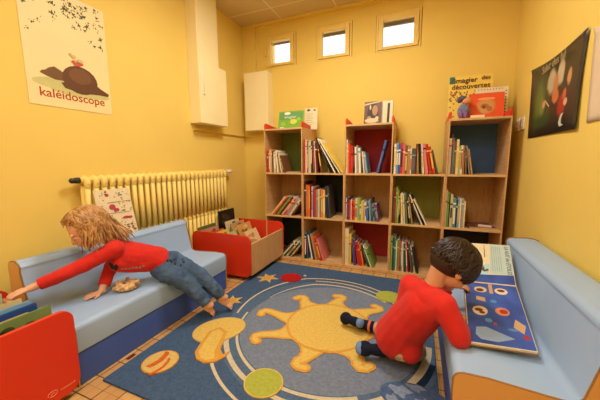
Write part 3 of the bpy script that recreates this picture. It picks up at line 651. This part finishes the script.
for x, y in ((-.2, -.25), (.19, -.25), (-.2, .25), (.19, .25)):
    MB().tube([(x, y-.012, .022), (x, y+.012, .022)], .022, 14).box(x-.014, x+.014, y-.008, y+.008, .028, .055).obj('caster', DARK, lb)
lg = MB(); cc = [(.2545, -.21+.026*math.cos(R(a)), .105+.018*math.sin(R(a))) for a in range(0, 361, 20)]
LGY, LGZ = .222, .074
def logo():
    y0_, z0_ = LGY, LGZ; m = MB()
    m.tube([(.2535, y0_+.016*math.cos(R(a)), z0_+.011*math.sin(R(a))) for a in range(0, 361, 18)], .0014, 6)
    m.tube([(.2535, y0_-.007, z0_-.003), (.2535, y0_, z0_+.003), (.2535, y0_+.007, z0_)], .0013, 6)
    m.obj('logo', col((236, 140, 110)), lb)
    M_ = Matrix(((0, 0, 1, .2532), (1, 0, 0, y0_+.027), (0, 1, 0, z0_-.008), (0, 0, 0, 1)))
    text('manutan.fr', .0125, M_, col((236, 140, 110)), 'lettering', lb, bold=.0002)
logo()
LB = [(.52,-2.36,.27,.325,.008,2,(120,150,90),'green illustrated album nearest the red panel of the near bin',[(60,80,40),(200,170,90),(30,40,20)]),
 (.503,-2.42,.26,.322,.008,2,(196,176,100),'yellow-green album behind the front one in the near bin',[(90,110,60)]),
 (.455,-2.385,.26,.345,.012,4,(120,170,206),'light blue album in the near red bin',[(50,90,160)]),
 (.475,-2.375,.255,.335,.012,3,(40,76,150),'blue album in the near red bin',[(90,130,190)]),
 (.37,-2.36,.24,.33,.01,8,(206,186,140),'cream album in the middle of the near red bin',[(120,140,120)]),
 (.28,-2.42,.25,.37,.01,-5,(170,196,170),'pale green album under the girl reaching hand in the near bin',[(90,140,130),(220,224,200)]),
 (.20,-2.42,.25,.36,.01,-6,(190,200,160),'grey-green album at the wall side of the near red bin',[(120,150,100)])]
for k, q in enumerate(LB): binbook(q[0], q[1], q[2], q[3], q[4], -q[5], q[6], .069, q[7], art(40+k, q[8]))

# ------------------------------------------------------------ open album on the right sofa
def open_book():
    b = tag(empty('open_album', (2.2, -1.55, .29)), 'large open picture album with blue page lying on the right sofa', 'book')
    A, B, C_, D_ = Vector((2.098, -1.716, .296)), Vector((2.318, -1.692, .296)), Vector((2.345, -1.312, .388)), Vector((2.125, -1.336, .388))
    E_, F_ = Vector((2.387, -.992, .500)), Vector((2.167, -1.016, .500))
    o = b.location
    def slab(p, q, r, s, t, z0):
        n = (q-p).cross(s-p).normalized(); 
        v = [p+n*z0, q+n*z0, r+n*z0, s+n*z0]; v2 = [x+n*t for x in v]
        return [x-o for x in v+v2]
    F6 = [[0,3,2,1],[4,5,6,7],[0,1,5,4],[1,2,6,5],[2,3,7,6],[3,0,4,7]]
    MB().add(slab(A, B, C_, D_, .003, 0), F6).obj('cover', col((150,110,60)), b)
    MB().add(slab(D_, C_, E_, F_, .003, 0), F6).obj('cover', col((150,110,60)), b)
    def inset(p, q, r, s, e):
        c = (p+q+r+s)/4; return [x+(c-x)*e for x in (p, q, r, s)]
    P1 = inset(A, B, C_, D_, .02); P2 = inset(D_, C_, E_, F_, .02)
    pg = MB().add(slab(*P1, .009, .003), F6).obj('page_block', PAGE, b)
    pg2 = MB().add(slab(*P2, .006, .003), F6).obj('page_block', PAGE, b)
    def onp(P, u, v, z):
        p = P[0].lerp(P[1], u).lerp(P[3].lerp(P[2], u), v); n = (P[1]-P[0]).cross(P[3]-P[0]).normalized(); return p+n*z-o
    def patch(P, polys, c, z, nm='picture'):
        m = MB()
        for poly in polys:
            n = len(poly); vs = [onp(P, u, v, z) for u, v in poly]+[onp(P, u, v, z+.0004) for u, v in poly]
            fs = [list(range(n))[::-1], list(range(n, 2*n))]+[[i, (i+1) % n, n+(i+1) % n, n+i] for i in range(n)]
            m.add(vs, fs)
        return m.obj(nm, c if not isinstance(c, tuple) else col(c, .35), b)
    BL = mat('night_blue_print', (58, 88, 170), .3, .45, 9, .4)
    patch(P1, [[(.01,.01),(.99,.01),(.99,.99),(.01,.99)]], BL, .0121)
    patch(P2, [[(.01,.01),(.99,.01),(.99,.22),(.01,.16)]], BL, .0091)
    patch(P2, [[(.01,.16),(.99,.22),(.99,.99),(.01,.99)]], (226, 214, 178), .0091)
    patch(P2, [[(.52,.22),(.99,.22),(.99,.99),(.56,.99)]], (186, 206, 204), .0096)
    patch(P2, [[(.06,.14),(.5,.2),(.52,.45),(.3,.4),(.1,.5)]], (170, 214, 224), .0094)
    patch(P2, [[(.58+.045*k,.28),(.592+.045*k,.28),(.592+.045*k,.93),(.58+.045*k,.93)] for k in range(5)], (150, 172, 176), .0101, 'text_lines')
    patch(P2, [[(.40,.25),(.50,.28),(.49,.33),(.42,.3),(.40,.4),(.36,.3)], [(.42,.62),(.44,.62),(.43,.95),(.42,.95)]], (110, 70, 40), .0101)
    patch(P1, [ell(.30,.86,.12,.055), ell(.68,.86,.12,.06), ell(.24,.48,.13,.075)], (228, 214, 190), .0126)
    patch(P1, [ell(.29,.85,.07,.03), ell(.68,.87,.07,.025), ell(.22,.49,.07,.025), ell(.27,.45,.05,.02)], (120, 60, 30), .0131)
    patch(P1, [ell(.62,.50,.12,.065)], (214, 140, 110), .0126); patch(P1, [ell(.64,.50,.07,.035)], (176, 60, 46), .0131)
    patch(P1, [[(.12,.12),(.2,.06),(.45,.05),(.72,.12),(.5,.18),(.3,.24),(.14,.22)]], (150, 180, 222), .0126)
    patch(P1, [[(.46,.80),(.53,.80),(.53,.98),(.46,.98)], [(.2,.66),(.36,.64),(.36,.71),(.2,.73)], [(.74,.28),(.88,.2),(.94,.32),(.8,.4)]], (206, 170, 130), .0126)
    patch(P1, [ell(.50,.66,.06,.03), ell(.72,.24,.08,.02), ell(.36,.34,.06,.03)], (90, 150, 210), .0126)
    patch(P1, [ell(.9,.16,.05,.03), ell(.46,.3,.03,.02)], (176, 60, 70), .0126)
    # column of capital letters along the outer margin of the upper page
    n = (P2[1]-P2[0]).cross(P2[3]-P2[0]).normalized(); yv = (P2[1]-P2[0]).normalized(); xv = -(n.cross(yv)).normalized()
    xv = (P2[0]-P2[3]).normalized()
    yv = n.cross(xv).normalized()
    p = onp(P2, .875, .95, .0103); M_ = Matrix.Identity(4)
    for i in range(3): M_[i][0] = xv[i]; M_[i][1] = yv[i]; M_[i][2] = n[i]; M_[i][3] = p[i]
    text('LA NUIT des ETOILES', .026, M_, col((70,84,96)), 'lettering', b, .0003)
open_book()

# ------------------------------------------------------------ people
def basis(f, u):
    f = Vector(f).normalized(); u = Vector(u); r = f.cross(u).normalized(); u = r.cross(f).normalized()
    return Matrix((r, f, u)).transposed()      # local x = right, y = forward, z = up
def head_shape(b, c, B, s=1.):
    T = lambda x, y, z: Vector(c) + B @ Vector((x*s, y*s, z*s))
    S = lambda *r: tuple(v*s for v in r)
    b.ball(T(0, -.010, .022), S(.071, .086, .078), B, 24, 16)
    b.ball(T(0, .030, -.022), S(.058, .050, .062), B, 20, 14)
    b.ball(T(0, .052, -.068), S(.024, .022, .020), B, 14, 10)
    for sx in (-1, 1):
        b.ball(T(sx*.032, .046, -.034), S(.024, .024, .026), B, 14, 10)          # cheeks
        b.ball(T(sx*.074, -.004, -.008), S(.008, .017, .026), B, 12, 8)          # ears
        b.ball(T(sx*.027, .072, .018), S(.020, .010, .007), B, 10, 8)            # brow
    b.cap(T(0, .078, .004), .007*s, T(0, .089, -.020), .010*s)                   # nose
    b.ball(T(0, .082, -.022), S(.013, .010, .008), B, 10, 8)
    b.ball(T(0, .076, -.042), S(.019, .009, .0045), B, 12, 8); b.ball(T(0, .074, -.050), S(.016, .009, .005), B, 12, 8)
    return T
def eyes(T, B, s, parent, iris=(80, 56, 36)):
    for sx in (-1, 1):
        m = MB(); m.ball(T(sx*.027, .0685, -.001), (.0115*s, .0088*s, .0070*s), B, 14, 10)
        e = m.obj('eye', mat('eye_white', (232, 226, 216), .2), parent, smooth=True)
        MB().ball(T(sx*.027, .0763, -.003), (.0052*s, .0022*s, .0046*s), B, 12, 8).obj('iris', col(iris, .2), e, smooth=True)
        MB().ball(T(sx*.027, .0700, .0045), (.0140*s, .0100*s, .0068*s), B, 14, 8).obj('eyelid', parent['_skin'] if 0 else SKIN, parent, smooth=True)
def hand(b, wrist, d, nrm, side, curl=15, s=1.):
    d = Vector(d).normalized(); n = Vector(nrm); n = (n-d*n.dot(d)).normalized(); x = d.cross(n).normalized()*side  # x towards the thumb
    w = Vector(wrist); B = Matrix((x, d, n)).transposed()
    b.ball(w+d*.026*s, (.021*s, .028*s, .0105*s), B, 14, 10); b.ball(w+d*.038*s, (.024*s, .018*s, .0095*s), B, 14, 10)
    b.cap(w-d*.01, .0145*s, w+d*.012*s, .0135*s)
    for k, (off, L) in enumerate(((.0195, .036), (.0065, .040), (-.0065, .037), (-.019, .029))):
        p = w+d*.046*s+x*off*s; dd = (d+x*off*5).normalized(); L *= s
        c1 = R(curl); d1 = (dd*math.cos(c1)-n*math.sin(c1)); d2 = (dd*math.cos(c1*2.2)-n*math.sin(c1*2.2)); d3 = (dd*math.cos(c1*3)-n*math.sin(c1*3))
        q = p+d1*L*.42; r_ = q+d2*L*.34; e = r_+d3*L*.22
        b.cap(p-d*.01, .0066*s, q, .0058*s); b.cap(q, .0058*s, r_, .0052*s); b.cap(r_, .0052*s, e, .0046*s)
    p = w+d*.012*s+x*.016*s; q = p+(d*.6+x*.8-n*.15).normalized()*.022*s; r_ = q+(d*.9+x*.35-n*.2).normalized()*.019*s
    b.cap(p, .0085*s, q, .0072*s); b.cap(q, .0070*s, r_, .0055*s)
def foot(b, ankle, d, up, s=1., toes=True, e=0.):
    d = Vector(d).normalized(); u = Vector(up); u = (u-d*u.dot(d)).normalized(); x = d.cross(u).normalized(); a = Vector(ankle); B = Matrix((x, d, u)).transposed()
    b.cap(a-u*.028*s-d*.016*s, .021*s+e, a+u*.012*s, .023*s+e)                       # heel to ankle
    b.cap(a-u*.030*s-d*.012*s, .020*s+e, a-u*.030*s+d*.075*s, .017*s+e)
    b.ball(a-u*.030*s+d*.068*s, (.030*s+e, .032*s+e, .015*s+e), B, 14, 10); b.ball(a-u*.018*s+d*.02*s, (.022*s+e, .04*s+e, .022*s+e), B, 14, 10)
    if toes:
        for k, (off, r, L) in enumerate(((-.019, .0095, .026), (-.004, .0072, .026), (.008, .0068, .022), (.018, .0064, .017), (.026, .006, .011))):
            p = a-u*.034*s+d*.086*s+x*off*s; b.cap(p, r*s, p+d*L*s*.7-u*.002, r*.88*s)
def locks(c, B, s, name, m, parent, n, tmax, drop, rad, face=42, seed=1, wav=.006, rr=(.076, .093, .086), off=(0, -.008, .022), grav=(0, 0, -1), part=0., jag=.25):
    rd_ = random.Random(seed); mb = MB(); g = Vector(grav).normalized()
    for i in range(n):
        ph = 360*i/n + rd_.uniform(-6, 6); d0 = abs((ph+180) % 360-180); front = d0 < face
        th1 = (tmax if not front else 38)*rd_.uniform(.88, 1.04); st = rd_.uniform(2, 22) if i % 3 else rd_.uniform(25, 60)
        P_ = []; lift = rd_.uniform(1.0, 1.07)
        N_ = 9
        for k in range(N_+1):
            th = R(st+(th1-st)*k/N_); a = R(ph+rd_.uniform(-1, 1)+8*math.sin(k*.8+i))
            lv = Vector((rr[0]*math.sin(th)*math.sin(a), rr[1]*math.sin(th)*math.cos(a), rr[2]*math.cos(th)))*lift + Vector(off)
            P_.append(Vector(c)+B @ (lv*s))
        L = drop*rd_.uniform(1-jag, 1.15)*(1 if not front else .15)
        if L > 0:
            o = P_[-1]; tdir = (P_[-1]-P_[-2]).normalized(); out = (o-Vector(c)); out = (out-g*out.dot(g)).normalized(); ph2 = rd_.uniform(0, 6)
            side = g.cross(out)
            for k in range(1, 8):
                t = k/7; dirn = (tdir*(1-t)+g*(.6+t)+out*.12).normalized()
                o = o+dirn*L/7; P_.append(o+side*wav*math.sin(t*7+ph2)+out*wav*math.cos(t*6+ph2))
        nn = len(P_); rs = [rad*s*(.55+.45*math.sin(math.pi*min(1, (k+1)/nn*1.6)*.5))*(1 if k < nn*.6 else max(.12, 1-(k-nn*.6)/(nn*.4))) for k in range(nn)]
        mb.tube(P_, rs, 7, flat=.55, mi=i % 3)
    return mb

# --- the girl stretched out on the left sofa
girl = tag(empty('person', (.45, -1.75, .28)), 'blond child in red top and jeans stretching across the left sofa to the near bin', 'person')
GO = girl.location.copy()
def place(o, O): 
    o.data.transform(Matrix.Translation(-O)); return o
G = dict(head=(.318,-1.935,.640), neck=(.375,-1.865,.555), shR=(.432,-1.885,.527), shL=(.335,-1.79,.490), chest=(.422,-1.80,.466), waist=(.485,-1.725,.435), pelvis=(.515,-1.66,.388),
 hipR=(.535,-1.685,.358), hipL=(.535,-1.605,.372), kneeR=(.655,-1.622,.262), kneeL=(.672,-1.525,.270), ankR=(.742,-1.552,.108), ankL=(.772,-1.452,.118), elR=(.344,-2.035,.453), wrR=(.280,-2.190,.410),
 elL=(.335,-1.865,.375), wrL=(.362,-1.930,.300))
G = {k: Vector(v) for k, v in G.items()}
GB = basis((-.36, -.76, -.54), (-.2, -.4, .9))
gb = MB(); GT = head_shape(gb, G['head'], GB, 1.04)
gb.cap(G['head']+GB @ Vector((0, -.03, -.04)), .035, G['neck'], .033).cap(G['neck'], .034, G['chest'], .05)
gb.cap(G['chest'], .066, G['waist'], .058).cap(G['waist'], .058, G['pelvis'], .066)
gb.cap(G['shL'], .036, G['shR'], .036)
for sd in 'RL':
    gb.cap(G['sh'+sd], .031, G['el'+sd], .024).cap(G['el'+sd], .024, G['wr'+sd], .0165)
    gb.cap(G['hip'+sd], .056, G['knee'+sd], .038).cap(G['knee'+sd], .038, G['ank'+sd], .024)
hand(gb, G['wrR'], (-.22, -.95, -.12), (.05, -.1, 1), 1, 12, .95)
hand(gb, G['wrL']+Vector((0, 0, -.004)), (-.35, -.9, -.12), (0, -.1, 1), -1, 3, .95)
fdR = Vector((.2, .55, -.62)); fdL = Vector((.5, .55, -.62))
foot(gb, G['ankR']+Vector((.002, .006, -.010)), fdR, (.75, .3, .4), .84); foot(gb, G['ankL']+Vector((.006, .01, -.014)), fdL, (.5, .25, .75), .84)
o = place(remeshed(gb, 'body', SKIN, .0032, girl, 3), GO)
eyes(GT, GB, 1.04, girl, (70, 60, 50))
lm = MB().ball(GT(0, .0835, -.046), (.015, .004, .003), GB, 12, 8).obj('lips', mat('lips', (196, 92, 80), .4), girl, smooth=True)
sh = MB()
sh.cap(G['neck'].lerp(G['chest'], .35), .045, G['chest'], .07).cap(G['chest']+Vector((0, 0, -.008)), .084, G['waist'], .071).cap(G['waist'], .071, G['pelvis'].lerp(G['waist'], .45), .076)
sh.cap(G['shL'], .045, G['shR'], .045).cap(G['chest']+Vector((-.01, -.035, -.024)), .066, G['waist']+Vector((0, -.01, -.014)), .066)
sh.cap(G['shR'], .043, G['elR'], .034).cap(G['elR'], .034, G['elR'].lerp(G['wrR'], .82), .029, flat1=True)
sh.cap(G['shL'], .043, G['elL'], .034).cap(G['elL'], .034, G['elL'].lerp(G['wrL'], .72), .029, flat1=True)
shirt = place(remeshed(sh, 'shirt', REDC, .0045, girl, 5, .010, .06, 1), GO)
je = MB()
je.cap(G['waist'].lerp(G['pelvis'], .55), .066, G['pelvis'], .072).cap(G['pelvis'], .07, G['hipR'], .066).cap(G['pelvis'], .07, G['hipL'], .066)
for sd in 'RL': je.cap(G['hip'+sd], .066, G['knee'+sd], .047).cap(G['knee'+sd], .047, G['knee'+sd].lerp(G['ank'+sd], .93), .037, flat1=True)
jn = place(remeshed(je, 'jeans', DENIM, .0045, girl, 5, .012, .03, 2), GO)
def stain(o, m, spots):
    o.data.materials.append(m); k = len(o.data.materials)-1
    for p in o.data.polygons:
        c = p.center + GO
        for (x, y, z, r) in spots:
            if (c-Vector((x, y, z))).length < r: p.material_index = k; break
rs_ = random.Random(11)
stain(shirt, mat('black_shirt_print', (30, 26, 28), .8), [(.398, -1.897, .440, .013), (.413, -1.897, .432, .015), (.428, -1.892, .418, .014), (.439, -1.892, .430, .013), (.405, -1.892, .418, .010)])
stain(shirt, mat('grey_shirt_print', (170, 130, 126), .8), [(.457+.010*k, -1.872+.013*k, .412-.003*(k % 3), .007) for k in range(7)])
stain(jn, mat('navy_embroidery', (26, 36, 60), .8), [(.578+.004*k, -1.685+.009*k+.012*rs_.uniform(-1, 1), .412-.004*k+.022*rs_.uniform(-1, 1), .0085) for k in range(14)])
hc = locks(G['head'], GB, 1.0, 'hair', HAIRB, girl, 300, 95, .125, .0068, 64, 3, .005, (.079, .096, .089), grav=(.1, .08, -1), jag=.35)
hc2 = MB(); hc2.ball(G['head']+GB @ Vector((0, -.020, .034)), (.080, .088, .081), GB, 24, 16)
hc.add(hc2.v, hc2.f, 0)
# loose locks swept back over the shoulder
rd2 = random.Random(5)
for k in range(48):
    a = rd2.uniform(-.05, .06); p = G['head']+GB @ Vector((.03+rd2.uniform(-.06, .05), -.07, .03+a*.6)); q = G['shR'].lerp(G['chest'], .5)+Vector((rd2.uniform(-.04, .04), rd2.uniform(-.03, .06), .07+rd2.uniform(-.03, .02)))
    mid = p.lerp(q, .5)+Vector((.0, .01, .035+rd2.uniform(-.015, .02)))
    pts = [p*(1-t)**2+mid*2*t*(1-t)+q*t*t + Vector((0, 0, .006*math.sin(t*9+k))) for t in [i/8 for i in range(9)]]
    hc.tube(pts, [.007, .008, .008, .008, .007, .006, .005, .003, .001], 7, flat=.5, mi=k % 3)
h1 = hc.obj('hair', [HAIRB, mat('pale_blond_hair', (192, 148, 92), .45, .25, 40, .5), mat('dark_blond_hair', (156, 112, 66), .45, .3, 40, .5)], girl, smooth=True); place(h1, GO)
for ch in girl.children:
    if ch.name.split('.')[0] in ('eye', 'eyelid', 'lips'): place(ch, GO)
    for g2 in ch.children: place(g2, GO)
# cloth under her
cl = MB()
for k in range(9):
    a = k*.7; cl.cap((.43+.045*math.cos(a), -1.845+.05*math.sin(a), .300+.008*(k % 3)), .013, (.45+.05*math.cos(a+1.9), -1.84+.045*math.sin(a+1.9), .305+.012*((k+1) % 3)), .010)
cl.ball((.44, -1.84, .296), (.05, .055, .014))
cp = MB(); n_ = 26; vs = []; rq = random.Random(2)
cloth = remeshed(cl, 'crumpled_cloth', mat('beige_plush', (214, 176, 128), .9, .3, 30, .1, .4, 120), .0035, None, 2, .016, .02, 5)
tag(cloth, 'crumpled beige and brown cloth lying on the left sofa under the girl', 'cloth')
cloth.data.transform(Matrix.Translation((-.44, -1*-1.84, -.29))); cloth.location = (.44, -1.84, .29)

# --- the boy kneeling at the right sofa
boy = tag(empty('person', (1.82, -1.47, .02)), 'dark-haired child in red shirt kneeling on the rug and reading at the right sofa', 'person')
BO = boy.location.copy()
Q = dict(head=(2.050,-1.552,.536), neck=(1.978,-1.585,.452), shR=(2.015,-1.665,.412), shL=(1.892,-1.520,.412), chest=(1.945,-1.583,.345), waist=(1.885,-1.545,.235), pelvis=(1.845,-1.515,.145),
 hipR=(1.865,-1.56,.125), hipL=(1.835,-1.455,.125), kneeR=(1.925,-1.465,.062), kneeL=(1.90,-1.36,.062), ankR=(1.775,-1.525,.058), ankL=(1.625,-1.318,.052),
 elR=(2.072,-1.705,.312), wrR=(2.085,-1.60,.325), elL=(2.00,-1.43,.330), wrL=(2.07,-1.40,.392))
Q = {k: Vector(v) for k, v in Q.items()}
BB = basis((.60, .28, -.75), (.62, .25, .74))
bb = MB(); BT = head_shape(bb, Q['head'], BB, 1.0)
bb.cap(Q['head']+BB @ Vector((0, -.035, -.035)), .037, Q['neck'], .037).cap(Q['neck'], .036, Q['chest'], .05)
bb.cap(Q['chest'], .07, Q['waist'], .068).cap(Q['waist'], .068, Q['pelvis'], .075).cap(Q['shL'], .036, Q['shR'], .036)
for sd in 'RL':
    bb.cap(Q['sh'+sd], .032, Q['el'+sd], .025).cap(Q['el'+sd], .025, Q['wr'+sd], .017)
    bb.cap(Q['hip'+sd], .058, Q['knee'+sd], .04).cap(Q['knee'+sd], .04, Q['ank'+sd], .024)
hand(bb, Q['wrR'], (.35, .9, .05), (0, 0, 1), -1, 14, .95); hand(bb, Q['wrL'], (.9, -.1, .1), (0, 0, 1), -1, 18, .95)
foot(bb, Q['ankR'], (-.95, .02, -.16), (.1, .75, -.6), 1.12, False); foot(bb, Q['ankL'], (-.92, .3, -.05), (.05, .8, -.6), 1.08, False)
place(remeshed(bb, 'body', SKINB, .0032, boy, 3), BO)
eyes(BT, BB, 1.0, boy)
MB().ball(BT(0, .0805, -.046), (.014, .004, .003), BB, 12, 8).obj('lips', MATS['lips'], boy, smooth=True)
s2 = MB()
s2.cap(Q['neck'].lerp(Q['chest'], .12), .047, Q['chest'], .08).cap(Q['chest'], .092, Q['waist'], .098).cap(Q['waist'], .098, Q['pelvis'], .108)
s2.cap(Q['shL'], .050, Q['shR'], .050).cap(Q['shL'], .05, Q['waist'], .07).cap(Q['shR'], .05, Q['waist'], .07)
s2.cap(Q['waist'], .08, (1.90, -1.575, .125), .055).cap(Q['pelvis'], .09, (1.825, -1.515, .125), .075)
s2.cap(Q['shR'], .05, Q['elR'], .042).cap(Q['elR'], .042, Q['elR'].lerp(Q['wrR'], .8), .030, flat1=True)
s2.cap(Q['shL'], .048, Q['elL'], .040).cap(Q['elL'], .04, Q['elL'].lerp(Q['wrL'], .8), .030, flat1=True)
place(remeshed(s2, 'shirt', REDC, .005, boy, 6, .012, .11, 3), BO)
tr = MB()
tr.cap(Q['waist'].lerp(Q['pelvis'], .6), .07, Q['pelvis'], .080).cap(Q['pelvis'], .082, (1.84, -1.51, .105), .070)
for sd in 'RL': tr.cap(Q['hip'+sd], .062, Q['knee'+sd], .047).cap(Q['knee'+sd], .05, Q['knee'+sd].lerp(Q['ank'+sd], .45), .04, flat1=True)
place(remeshed(tr, 'trousers', BEIGE, .005, boy, 4, .008, .03, 4), BO)
for sd, dd, up in (('R', (-.95, .02, -.16), (.1, .75, -.6)), ('L', (-.92, .3, -.05), (.05, .8, -.6))):
    k1 = MB(); foot(k1, Q['ank'+sd], dd, up, 1.12 if sd == 'R' else 1.08, False, .0035); k1.cap(Q['ank'+sd], .0265, Q['ank'+sd].lerp(Q['knee'+sd], .32), .031, flat1=True)
    sk = place(remeshed(k1, 'sock', SOCKN, .003, boy, 3), BO)
    d_ = Vector(dd).normalized(); u_ = Vector(up); u_ = (u_-d_*u_.dot(d_)).normalized(); x_ = d_.cross(u_); B_ = Matrix((x_, d_, u_)).transposed(); a_ = Q['ank'+sd]
    if sd == 'R':
        tp = MB().ball(a_-u_*.034+d_*.100, (.032, .024, .0215), B_, 16, 12)
    else:
        tp = MB().ball(a_-u_*.036-d_*.020, (.0275, .024, .0255), B_, 16, 12)
    t_ = tp.obj('toe_patch' if sd == 'R' else 'heel_patch', SOCKB, boy, smooth=True); place(t_, BO); t_['label'] = 'light blue sock patch'
    st_ = MB().cap(a_.lerp(Q['knee'+sd], .20), .0312, a_.lerp(Q['knee'+sd], .25), .0318, True, True); st2 = st_.obj('sock_stripe', col((214, 110, 70)), boy, smooth=True); place(st2, BO)
hb = locks(Q['head'], BB, 1.0, 'hair', HAIRD, boy, 280, 113, .006, .0062, 44, 9, .0005, (.0795, .097, .090), grav=(0, 0, -1), off=(0, -.012, .022), jag=.4)
hb.ball(Q['head']+BB @ Vector((0, -.020, .028)), (.081, .091, .084), BB, 28, 18)
hb.ball(Q['head']+BB @ Vector((0, -.040, -.004)), (.066, .062, .062), BB, 24, 16)
h2 = hb.obj('hair', [HAIRD, mat('darker_hair', (30, 18, 14), .4, .2, 60, .5), HAIRD], boy, smooth=True); place(h2, BO)
for ch in boy.children:
    if ch.name.split('.')[0] in ('eye', 'eyelid', 'lips'): place(ch, BO)
    for g2 in ch.children: place(g2, BO)

# ------------------------------------------------------------ daylight, camera, colour
w = D.worlds.new('World'); SC.world = w; w.use_nodes = True; bg = w.node_tree.nodes['Background']
sky = w.node_tree.nodes.new('ShaderNodeTexSky'); sky.sky_type = 'HOSEK_WILKIE'; sky.turbidity = 8; sky.sun_direction = (.2, -.5, .8)
mx = w.node_tree.nodes.new('ShaderNodeMix'); mx.data_type = 'RGBA'; mx.inputs[0].default_value = .12; mx.inputs[6].default_value = (1, 1, 1, 1)
w.node_tree.links.new(sky.outputs[0], mx.inputs[7]); w.node_tree.links.new(mx.outputs[2], bg.inputs['Color'])
bg.inputs['Strength'].default_value = 2.6
cam = D.cameras.new('camera'); co = D.objects.new('camera', cam); COL.objects.link(co); SC.camera = co
cam.sensor_fit = 'HORIZONTAL'; cam.sensor_width = 36; cam.lens = 284.65/600*36; cam.clip_start = .02
yaw, pitch, roll = -.3924, .1359, -.0065
fw = Vector((math.sin(yaw)*math.cos(pitch), math.cos(yaw)*math.cos(pitch), -math.sin(pitch))); rt = Vector((math.cos(yaw), -math.sin(yaw), 0)); up = rt.cross(fw)
r2 = rt*math.cos(roll)+up*math.sin(roll); u2 = -rt*math.sin(roll)+up*math.cos(roll)
co.matrix_world = Matrix(((r2.x, u2.x, -fw.x, 1.89736), (r2.y, u2.y, -fw.y, -2.85752), (r2.z, u2.z, -fw.z, .97968), (0, 0, 0, 1)))
vs_ = SC.view_settings; vs_.view_transform = 'Standard'; vs_.look = 'None'; vs_.gamma = 1; vs_.use_curve_mapping = False; vs_.exposure = -0.06
